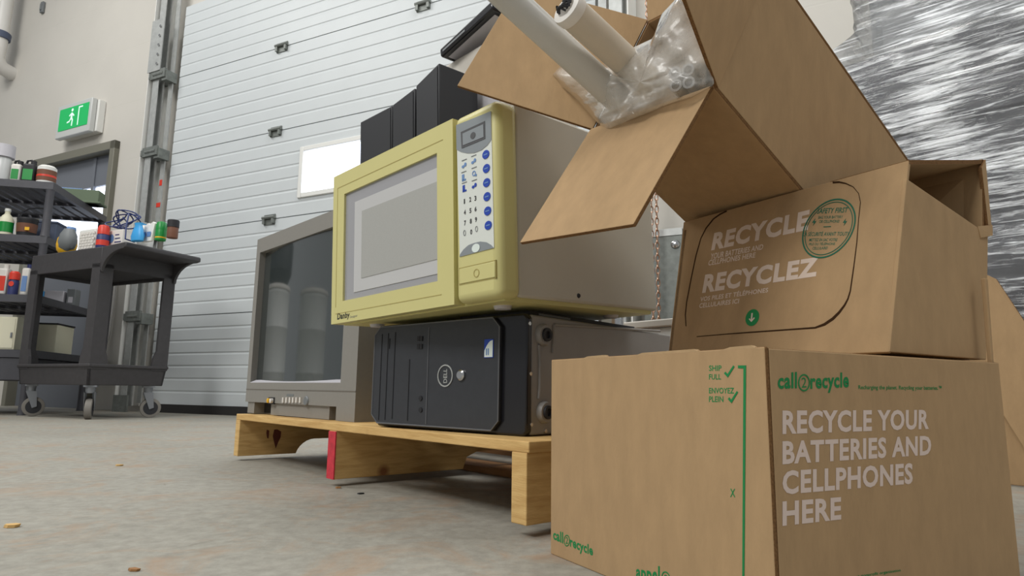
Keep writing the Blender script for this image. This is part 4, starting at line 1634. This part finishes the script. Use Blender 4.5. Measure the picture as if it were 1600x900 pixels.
# pale blue bag
o, lx = on_cart(214, .03)
s = thing('blue_pouch', 'bright blue crinkled pouch in front of the coiled cables', 'pouch', Fr(o, math.pi / 2 - .462, k=CK))
mb = MB()
mb.lathe([(.05, 0), (.055, .03), (.042, .07), (.03, .095), (.036, .112), (.014, .115)], n=14, sy=.5)
ob_ = mb.build('pouch_body', M_bblue, s)
# white packets
for k, (px, h, lab) in enumerate(((224, .11, 'white paper packet leaning next to the blue pouch on the cart'), (231, .115, 'white paper packet next to the green can on the cart'))):
    o, lx = on_cart(px, .06)
    s = thing('paper_packet', lab, 'packet', Fr(o, math.pi / 2 - .462, k=CK))
    MB().prism([(-.028, 0, 0), (.026, 0, 0), (.03, .01, h), (.008, .014, h + .012), (-.022, .01, h - .006)], (0, .02, 0)).build('packet_body', M_whitep if k else M_lbl, s, bevel=.003)
    MB().box(-.018, .016, -.0012, .001, .03, .06).build('packet_print', M_lblue, s)
# green and black spray cans
for px, c0_, c1_, lab in ((250, M_pgreen, M_pgreen, 'green spray can with a domed green cap on the cart'), (268, M_brown, M_ink, 'dark can with a black lid near the right end of the cart top')):
    o, lx = on_cart(px, .045)
    if px > 260 or px > 245:
        o = KF.w(KF.hit(px, 380, 1, .10).x, .10, UZ1 + .012 * (KF.hit(px, 380, 1, .10).x) / HX + .0005 if KF.hit(px, 380, 1, .10).x > 0 else TOPZ)
    s = thing('spray_can', lab, 'can', Fr(o, math.pi / 2 - .462, k=CK * .84))
    MB().lathe([(.036, 0), (.037, .008), (.037, .075), (.036, .08)], n=20).build('can_body', c0_, s)
    if c1_ is M_pgreen:
        MB().lathe([(.0375, .078), (.0375, .115), (.030, .135), (.014, .142)], n=20).build('cap', c1_, s)
        MB().lathe([(.0375, .015), (.0375, .024)], n=20).build('stripe', M_yel, s)
    else:
        MB().lathe([(.040, .078), (.040, .128), (.037, .132)], n=20).build('cap', c1_, s)

# ------------------------------------------------------------------ storage rack
RYAW = 1.782
RL, RD = 1.0, .84
_fr = EYE + ray(77, 340) * (3.87 / ray(77, 340).y)
RF = Fr((_fr.x + math.cos(RYAW) * RD, _fr.y + math.sin(RYAW) * RD, 0), RYAW)     # origin: right rear foot
rk = thing('storage_rack', 'dark grey plastic storage rack with slatted shelves at the left behind the cart', 'rack', RF)
sh = [.38, .707, 1.07, 1.41]
M_rack = mat('rack_plastic', (74, 74, 80), .55, nscale=30, namt=.08)
for z in sh:
    mb = MB()
    mb.box(-RL, 0, -RD, -RD + .025, z - .045, z).box(-RL, 0, -.025, 0, z - .045, z)
    mb.box(-.025, 0, -RD + .025, -.025, z - .045, z).box(-RL, -RL + .025, -RD + .025, -.025, z - .045, z)
    for k in range(14):
        x = -RL + .05 + k * .067
        mb.box(x, x + .045, -RD + .02, -.02, z - .03, z - .004)
    mb.box(-RL + .02, -.02, -RD / 2 - .015, -RD / 2 + .015, z - .045, z - .028)
    mb.build('shelf', M_rack, rk)
MB().box(-RL + .03, -.03, -RD + .008, -.03, .20, sh[0] - .045).build('base_tray', M_rack, rk, bevel=.006)
for x, y in ((-.022, -RD + .022), (-.022, -.022), (-RL + .022, -RD + .022), (-RL + .022, -.022)):
    mb = MB()
    for z0, z1 in zip([0] + sh, sh + [1.80 if False else sh[-1] + .002]):
        mb.lathe([(.026, z0), (.022, z0 + .03), (.022, z1 - .06), (.026, z1 - .045)], (x, y, 0), n=16) if z1 - z0 > .1 else None
    mb.build('post', M_rack, rk)


def onrack(px, zi, y=-RD + .085):
    p = RF.hit(px, 300, 1, y)
    # x at this column and the shelf height
    for _ in range(3):
        q_ = img(RF.w(p.x, y, sh[zi]))
        p = RF.hit(px, q_[1], 1, y)
    return Fr(RF.w(p.x, y, sh[zi] + .0012), RYAW, k=.78)


def jug(f, lab, body, labm, cap, w_, h, name='jug', cat='jug', handle=True):
    s = thing(name, lab, cat, f)
    mb = MB()
    mb.box(-w_ / 2, w_ / 2, -.04, .04, 0, h)
    mb.build('body', body, s, bevel=.016, seg=3)
    MB().box(-w_ / 2 + .01, w_ / 2 - .01, -.042, -.038, h * .15, h * .7).build('label', labm, s)
    mb = MB()
    mb.lathe([(.02, h), (.02, h + .03)], (w_ * .2, 0, 0), n=16)
    mb.build('cap', cap, s)
    if handle:
        MB().tube([(-w_ * .42, 0, h * .9), (-w_ * .3, 0, h + .03), (0, 0, h + .035), (w_ * .2, 0, h + .01)], .009, 8).build('handle', cap, s)
    return s


M_trans = mat('milky_plastic', (196, 198, 198), .3)
f = onrack(1, 3)
s = thing('plastic_jar', 'milky translucent container at the left end of the top rack shelf', 'container', f)
MB().lathe([(.06, 0), (.062, .1), (.058, .17), (.05, .2)], n=24).build('body', M_trans, s)
MB().lathe([(.07, .2), (.068, .30)], n=24).build('lid', M_lav, s)
jug(onrack(25, 3), 'green and white jug with a black neck beside the milky container', M_lbl, M_pgreen, M_ink, .07, .15)
jug(onrack(45, 3), 'black necked jug with a green label beside the white tub', M_ink, M_pgreen, M_ink, .09, .16)
f = onrack(71, 3)
s = thing('tub', 'white tub with red and brown label at the right end of the top rack shelf', 'tub', f)
MB().lathe([(.065, 0), (.066, .10), (.066, .14), (.05, .155), (.02, .16)], n=26).build('body', M_whitep, s)
MB().lathe([(.0668, .025), (.0668, .115)], n=26).build('label', M_brown, s)
MB().lathe([(.0674, .058), (.0674, .074)], n=26).build('label_band', M_redcap, s)
# olive tray on top shelf, overhanging the right end
f = Fr(RF.w(-.04, -.40, sh[3] + .0012), RYAW, k=.78)
p0_, p1_ = RF.hit(104, 290, 1, -.05), RF.hit(171, 300, 1, -.05)
s = thing('plastic_tray', 'olive green plastic crate on the rear of the top rack shelf', 'crate', f)
mb = MB()
mb.box(-.15, .15, .03, .045, 0, .12).box(-.15, .15, .155, .17, 0, .12).box(-.15, -.135, .045, .155, 0, .12).box(.135, .15, .045, .155, 0, .12).box(-.135, .135, .045, .155, 0, .012)
mb.build('crate_body', M_olive, s, bevel=.004)
MB().box(-.17, .17, .02, .18, -.0, .018).build('crate_base', M_olive, s, bevel=.004)
s2 = thing('blue_folder', 'pale blue folder lying on the olive crate', 'folder', Fr(RF.w(-.10, -.315, sh[3] + .0952), RYAW, k=.78))
MB().box(-.1, .08, -.05, .06, 0, .014).build('cover', M_lblue, s2, bevel=.003)
MB().box(-.098, .079, -.048, .059, .003, .011).build('pages', M_lbl, s2)
# second shelf
f = onrack(7, 2)
s = thing('bottle', 'white bottle with a green label on the second rack shelf', 'bottle', f)
MB().lathe([(.05, 0), (.052, .12), (.035, .16), (.018, .18), (.018, .205)], n=24).build('body', M_cream, s)
MB().lathe([(.0528, .03), (.0528, .11)], n=24).build('label', M_pgreen, s)
MB().lathe([(.022, .20), (.02, .222)], n=16).build('cap', M_whitep, s)
f = onrack(40, 2)
s = thing('bucket', 'black bucket with a brown and yellow label and a raised handle', 'bucket', f)
MB().lathe([(.062, 0), (.07, .13), (.073, .14), (.07, .15)], n=26).build('body', M_ink, s)
MB().lathe([(.0655, .035), (.0705, .105)], n=26).build('label', M_brown, s)
MB().box(.02, .05, -.0745, -.0665, .045, .07).build('label_patch', M_yel, s)
MB().tube([(-.068, 0, .14), (-.05, 0, .20), (0, 0, .235), (.06, 0, .245), (.12, 0, .24)], .006, 8).build('handle', M_ink, s)
f = Fr(RF.w(-.135, -.52, sh[2] + .0012), RYAW, k=.78)
s = thing('storage_bin', 'blue grey plastic bin at the right end of the second rack shelf', 'bin', f)
mb = MB()
mb.prism([(-.09, -.13, 0), (.11, -.13, 0), (.11, .12, 0), (-.09, .12, 0)], (0, 0, .18))
mb.build('bin_body', M_bluegrey, s, bevel=.01)
for k in range(6):
    MB().box(-.08 + k * .034, -.07 + k * .034, -.134, -.129, .01, .16).build('rib', M_bluegrey, s)
MB().box(-.096, .116, -.136, .126, .165, .182).build('rim', M_bluegrey, s, bevel=.003)
# third shelf
f = onrack(0, 1)
jug(f, 'white jug with red lettering marks at the left of the third shelf', M_lbl, M_redcap, M_lbl, .10, .21, handle=False)
f = onrack(19, 1, -RD + .06)
s = thing('spray_can', 'navy can with an orange red cap on the third rack shelf', 'can', f)
MB().lathe([(.034, 0), (.035, .10), (.03, .12)], n=20).build('can_body', M_navy, s)
MB().lathe([(.036, .12), (.036, .17), (.025, .185)], n=20).build('cap', M_redcap, s)
MB().disc((0, -.0355, .085), (.018, 0, 0), (0, 0, .02), (0, -1, 0), .002).build('label_patch', M_redcap, s)
f = onrack(39, 1)
jug(f, 'white and blue carton shaped jug at the right of the third shelf', M_lbl, M_lblue, M_navy, .055, .22, handle=False)
f = Fr(RF.w(-.14, -.25, sh[1] + .0012), RYAW, k=.78)
s = thing('paper_stack', 'pale lavender wrapped packet seen through the cart at the rear of the third shelf', 'packet', f)
MB().box(-.10, .05, -.05, .06, 0, .13).build('wrapper', M_lav, s, bevel=.006)
MB().box(-.125, -.10, -.05, .06, 0, .12).build('spine', M_bblue, s, bevel=.004)
s = thing('grey_carton', 'mid grey carton beside the lavender packet behind the cart', 'carton', Fr(RF.w(-.055, -.25, sh[1] + .0012), RYAW, k=.78))
MB().box(-.035, .03, -.05, .06, 0, .15).build('carton_body', M_gry, s, bevel=.004)
MB().box(-.02, .015, -.052, -.049, .03, .08).build('carton_label', M_lav, s)
# lowest shelf cream boxes
f = Fr(RF.w(RF.hit(28, 520, 1, -RD + .06).x, -RD + .06, sh[0] + .0012), RYAW, k=.78)
s = thing('cream_cabinet', 'cream metal box on the lowest rack shelf left of the cart leg', 'box', f)
MB().box(-.30, 0, -.03, .22, 0, .25).build('body', M_cream, s, bevel=.004)
MB().box(-.29, -.01, -.034, -.029, .01, .24).build('door', M_cream, s, bevel=.003)
MB().box(-.03, -.02, -.042, -.033, .09, .13).build('latch', M_steel, s)
f = Fr(RF.w(-.02, -.42, sh[0] + .0012), RYAW, k=.78)
s = thing('cream_cabinet', 'cream box with a dark sloping lid edge seen between the cart legs', 'box', f)
mb = MB()
mb.box(-.25, -.05, -.0, .32, 0, .24)
mb.build('body', M_cream, s, bevel=.004)
MB().box(-.255, -.045, -.004, .325, .24, .252).build('lid', M_ink, s)

# ------------------------------------------------------------------ wall things
ea, eb = WF.hit(93, 166, 1, -.05), WF.hit(139, 209, 1, -.05)
xs0 = ea.x
ef = Fr(WF.w((ea.x + eb.x) / 2, -.055, WF.hit(118, 210, 1, -.05).z), math.pi / 2 - .462, k=WK)
es = thing('exit_sign', 'lit green running person exit sign in a silver housing above the door', 'sign', ef)
EWd, EHt = (eb.x - ea.x), WF.hit(118, 160, 1, -.05).z - WF.hit(118, 210, 1, -.05).z
mb = MB()
hw = EWd / 2
mb.box(-hw, hw, 0, .04, 0, EHt)
mb.build('front_case', M_pgreyl, es, bevel=.006)
MB().box(-hw + .03, hw + .02, .042, .093, .01, EHt - .005).build('back_box', M_whitep, es, bevel=.004)
gx0, gx1, gz0, gz1 = -hw + .035, hw - .03, .055, EHt - .035
M_exit = emit('exit_face_green', (20, 170, 90), .3)
M_exw = emit('exit_face_white', (220, 245, 235), .35)
gp = MB().box(gx0, gx1, -.003, .001, gz0, gz1).build('green_face', M_exit, es)
cx, cz = (gx0 + gx1) / 2, (gz0 + gz1) / 2
hh = (gz1 - gz0)
mb = MB()
mb.box(cx + hh * .34, cx + hh * .40, -.0045, -.003, gz0 + hh * .08, gz0 + hh * .92)
mb.box(cx + hh * .40, cx + hh * .62, -.0045, -.003, gz0 + hh * .86, gz0 + hh * .92)
mb.build('doorway', M_exw, gp)
mb = MB()
Pz = lambda a, b: (cx + (a - .12) * hh, -.004, cz + b * hh)
mb.disc(Pz(.02, .34), (hh * .07, 0, 0), (0, 0, hh * .07), (0, -1, 0), .001, 18)
for st in ([(-.02, .24), (.08, .2), (.06, -.02), (-.06, .0)], [(.05, .0), (.13, -.12), (.1, -.4), (.03, -.38), (.05, -.14), (-.05, -.02)],
           [(-.05, .0), (.0, -.06), (-.12, -.2), (-.3, -.22), (-.3, -.16), (-.14, -.13)], [(.06, .2), (.2, .08), (.17, .03), (.04, .12)], [(-.02, .22), (-.18, .12), (-.16, .06), (-.0, .14)]):
    mb.prism([Pz(*q) for q in st], (0, -.001, 0))
mb.build('running_figure', M_exw, gp, smooth=0)

pp = WF.hit(6, 88, 1, -.12)
s = thing('vent_pipe', 'white round pipe running down the wall at the upper left corner', 'pipe', Fr(WF.w(pp.x - .125, -.12, pp.z), math.pi / 2 - .462, k=WK))
MB().tube([(-.05, .16, -.05), (-.02, .05, -.04), (.0, 0, .02), (.015, 0, .12), (.02, 0, .9)], .06, 20).build('pipe', M_vent, s)
MB().lathe([(.075, 0), (.078, .05), (.07, .06)], (.016, 0, .18), (0, 0, 1), 22).build('collar', M_bluegrey, s)
q0 = WF.hit(67, 12, 1, YW - .01)
s = thing('wall_fixture', 'small dark grey box fixed high on the wall', 'fixture', Fr(WF.w(q0.x, YW - .024, q0.z), math.pi / 2 - .462, k=WK))
MB().box(-.02, .02, 0, .022, -.05, .05).build('housing', M_gry, s, bevel=.004)
MB().box(-.012, .012, -.006, .001, -.03, .03).build('cover', M_gry, s, bevel=.002)
# sensor with conduit at the foot of the left track
q0 = WF.hit(156, 572, 1, -.02)
s = thing('door_sensor', 'grey sensor box with a thin conduit low beside the left door track', 'sensor', Fr(WF.w(q0.x - .03, -.06, q0.z), math.pi / 2 - .462, k=WK))
MB().box(-.04, .045, 0, .075, -.03, .04).build('sensor_box', M_galv_d, s, bevel=.004)
MB().tube([(-.01, .06, .04), (-.01, .07, .1), (.02, .085, .2), (.035, .085, .36), (.035, .085, 1.0)], .008, 10).build('conduit', M_vent, s)

# ------------------------------------------------------------------ right of the overhead door
a, b, c = WF.hit(1000, 362, 1, -.06), WF.hit(1066, 358, 1, -.06), WF.hit(1030, 500, 1, -.06)
s = thing('steel_guard', 'galvanised sheet steel guard on the wall behind the hanging chain', 'guard', Fr(WF.w(a.x + .012, -.06, 0), math.pi / 2 - .462, k=WK))
gw = b.x - a.x - .012
MB().box(0, gw, 0, .095, .012, a.z).build('sheet', M_galv_d, s, bevel=.003)
MB().box(-.0, gw, -.004, .0, a.z - .03, a.z).build('top_lip', M_galv, s)
MB().lathe([(.02, 0), (.016, .008), (.007, .012)], (gw - .03, -.001, a.z - .07), (0, -1, 0), 14).build('bolt', M_chrome, s)
MB().lathe([(.02, 0), (.016, .008), (.007, .012)], (.03, -.001, c.z + .09), (0, -1, 0), 14).build('bolt', M_gry, s)
# the hand chain: two strands of links
qc = [WF.hit(1019, 400, 1, -.11), WF.hit(1027.5, 400, 1, -.11)]
ch_ = thing('hand_chain', 'copper coloured hand chain hanging in two strands right of the overhead door', 'chain', Fr(WF.w((qc[0].x + qc[1].x) / 2, -.11, .42), math.pi / 2 - .462, k=WK))
for si, q in enumerate(qc):
    mb = MB()
    x0 = q.x - (qc[0].x + qc[1].x) / 2
    z = 0.0
    k = 0
    while z < 1.75:
        a = (k % 2) * math.pi / 2 + .5
        pts = []
        for j in range(10):
            t = 2 * math.pi * j / 10
            rx, rz = .0075 * math.cos(t), .017 * math.sin(t)
            pts.append((x0 + rx * math.cos(a), rx * math.sin(a), z + rz))
        mb.tube(pts, .0026, 5, closed=True)
        z += .0265
        k += 1
    mb.build('chain_strand', M_chain, ch_)

# white board and a tin standing behind the computer on the pallet
p_ = PF.l(EYE + ray(1000, 492) * 1.55)
s = thing('white_appliance', 'white flat topped appliance behind the black computer on the pallet', 'appliance', Fr(PF.w(p_.x - .02, p_.y + .04, G2 + .0015), .7063))
hA = CF.o.z * 0 + (PF.w(p_.x, p_.y, 0).z + (EYE + ray(1000, 490) * 1.55).z - G2 - .012) - .0
MB().box(-.26, .26, 0, .28, 0, hA - .018).build('body', M_whitep, s, bevel=.004)
MB().box(-.265, .27, -.01, .29, hA - .018, hA).build('top_board', M_beige, s, bevel=.003)
tinp = EYE + ray(953, 497) * 1.45
tn = PF.l(tinp)
s = thing('chrome_tin', 'small chrome tin showing between the microwave and the computer', 'tin', loc=tuple(PF.w(tn.x, tn.y, G2 + .0015)))
hT = (EYE + ray(953, 487) * 1.45).z - s.location.z
MB().lathe([(.03, 0), (.03, hT - .006), (.028, hT)], n=24).build('tin_body', M_chrome, s)
MB().lathe([(.0305, hT * .4), (.0305, hT * .6)], n=24).build('tin_band', M_lblue, s)

# ------------------------------------------------------------------ big carton and wrapped load on the right
BF = Fr((1.10, 1.33, 0), .60)
bc = thing('large_carton', 'large plain cardboard carton on the floor behind the right side of the boxes', 'carton', BF)
# its left face
tl, tr3 = BF.hit(1556, 432, 1, 0), BF.hit(1605, 505, 1, 0)
fh = BF.hit(1575, 470, 1, 0)
mb = MB()
mb.box(-.25, .45, 0, TH, 0.002, .30).box(.45 - TH, .45, TH, .3, .002, .30).box(-.25, -.25 + TH, TH, .3, .002, .30).box(-.25, .45, .3, .3 + TH, .002, .30)
mb.build('carton_body', cm, bc, smooth=0, bevel=.002)
fpt = [BF.hit(*q, 1, -.0) for q in ((1545, 620), (1572, 640), (1610, 700), (1610, 512), (1560, 437), (1545, 430))]
mb = MB()
mb.prism([(p.x, -.03 if i in (1, 2) else -.012, p.z) for i, p in enumerate(fpt)], (0, TH, 0), 0, 1)
mb.build('side_flap', cm, bc, smooth=0)

SF = Fr((1.10 * .9, 2.30 * .9, CAMH * .1), .80, k=.9)
st = thing('wrapped_pallet_load', 'tall pallet load of dark goods wound in shiny clear stretch film', 'pallet load', SF)
mb = MB()
MB().box(-.02, 1.25, 0, .78, .1, .14).build('pallet_deck', M_wood_d, st)
for x in (0, .55, 1.15):
    MB().box(x, x + .09, .02, .76, -.02, .1).build('pallet_block', M_wood_d, st)
M_load = mat('dark_goods', (60, 62, 72), .5, nscale=3, namt=.4)
rr = random.Random(5)
for ix in range(3):
    for iz in range(4):
        z0 = .145 + iz * .31
        dx = rr.uniform(0, .02)
        MB().box(.01 + ix * .41 + dx, .40 + ix * .41, .015 + rr.uniform(0, .03), 0.75, z0, z0 + .302).build('dark_carton', M_load, st, bevel=.01)
MB().box(.17, 1.1, .18, .62, 1.39, 1.95).build('grey_load', M_gry, st, bevel=.05)


def film():
    mb = MB()
    nx_, nz_ = 110, 90
    rr = random.Random(9)
    ph = [rr.uniform(0, 6.28) for _ in range(10)]
    per = []     # perimeter path (x,y) in local coords
    pts = [(-.02, .79), (-.02, -.012), (1.27, -.012), (1.27, .79)]
    segs = [(pts[i], pts[i + 1]) for i in range(3)]
    tot = sum(math.dist(a, b) for a, b in segs)
    for i in range(nx_ + 1):
        d = tot * i / nx_
        for a, b in segs:
            l = math.dist(a, b)
            if d <= l + 1e-6:
                f = d / l
                nrm = V((-(b[1] - a[1]), b[0] - a[0])).normalized() * -1
                per.append((a[0] + (b[0] - a[0]) * f, a[1] + (b[1] - a[1]) * f, nrm))
                break
            d -= l
    for k in range(nz_ + 1):
        z = .10 + 1.9 * k / nz_
        for i, (x, y, n) in enumerate(per):
            shr = 0
            if z > 1.37:
                f = min(1, (z - 1.37) / .18)
                shr = .15 * f
            xx = x + (.6 - x) * shr / .6
            yy = y + (.39 - y) * shr / .39
            wv = .0022 * math.sin(z * 55 + x * 6 + y * 5 + ph[0]) * math.sin(x * 7 + ph[1] + z * 3) + .002 * math.sin(z * 120 + x * 11 - y * 8 + ph[2]) + .003 * math.sin(z * 23 - x * 9 + ph[3])
            mb.v.append(V((xx + n.x * (wv + .006), yy + n.y * (wv + .006), z)))
    for k in range(nz_):
        for i in range(len(per) - 1):
            a = k * len(per) + i
            mb.f.append([a, a + 1, a + len(per) + 1, a + len(per)])
            mb.m.append(0)
    return mb


film().build('stretch_film', M_wrap, st, smooth=180)

# ------------------------------------------------------------------ chips on the floor
rr = random.Random(21)
for px, py, sz, mt, lab in ((18, 824, .012, M_wood, 'pale wood chip on the concrete at the far lower left'), (208, 892, .007, M_wood_d, 'brown chip on the concrete at the very bottom left of centre'),
                            (528, 763, .008, M_wood_d, 'brown chip on the floor just below the red stringer end'), (563, 772, .006, M_ink, 'tiny dark crumb on the floor right of the red stringer end'),
                            (186, 728, .010, M_wood, 'small wood splinter on the open concrete between cart and pallet')):
    d_ = ray(px, py)
    q = EYE - d_ * (CAMH / d_.z)
    mb = MB()
    n_ = 7
    pts = [(math.cos(6.283 * k / n_) * sz * rr.uniform(.5, 1.1), math.sin(6.283 * k / n_) * sz * rr.uniform(.4, .8), .0003) for k in range(n_)]
    mb.prism(pts, (sz * .1, 0, sz * .3))
    o = mb.build('wood_chip', mt)
    o.location = (q.x, q.y, 0)
    tag(o, lab, 'debris', 'chips on the concrete floor')

# ------------------------------------------------------------------ drums standing left of the view, mirrored in the television screen
M_drum = mat('milky_drum', (206, 208, 206), .45)
_m1, _m2 = mirrored(432, 520, 3.3), mirrored(489, 530, 3.6)
for k, (dx, dy, lab) in enumerate(((_m1.x, _m1.y, 'milky white plastic drum mirrored at the left of the television screen under a dark bag'), (_m2.x, _m2.y, 'milky white plastic drum mirrored in the middle of the television screen'))):
    dr = thing('plastic_drum', lab, 'drum', loc=(dx, dy, 0), group='drums mirrored in the television')
    pr = [(.27, .0), (.285, .02), (.285, .27), (.293, .285), (.285, .30), (.285, .58), (.293, .595), (.285, .61), (.285, .82), (.29, .84), (.28, .86)]
    MB().lathe(pr, n=40).build('drum_body', M_drum, dr)
    MB().lathe([(.292, .862), (.296, .875), (.292, .892), (.27, .895)], n=40).build('drum_lid', M_lbl, dr)
dbg = MB().lathe([(.20, 0), (.30, .1), (.31, .3), (.2, .48), (.04, .54)], n=24).build('dark_bag', M_blackm)
dbg.location = (_m1.x, _m1.y, .8965)
tag(dbg, 'dark bag on the drum mirrored at the upper left of the television screen', 'bag')
print('XX drums', _m1, _m2)
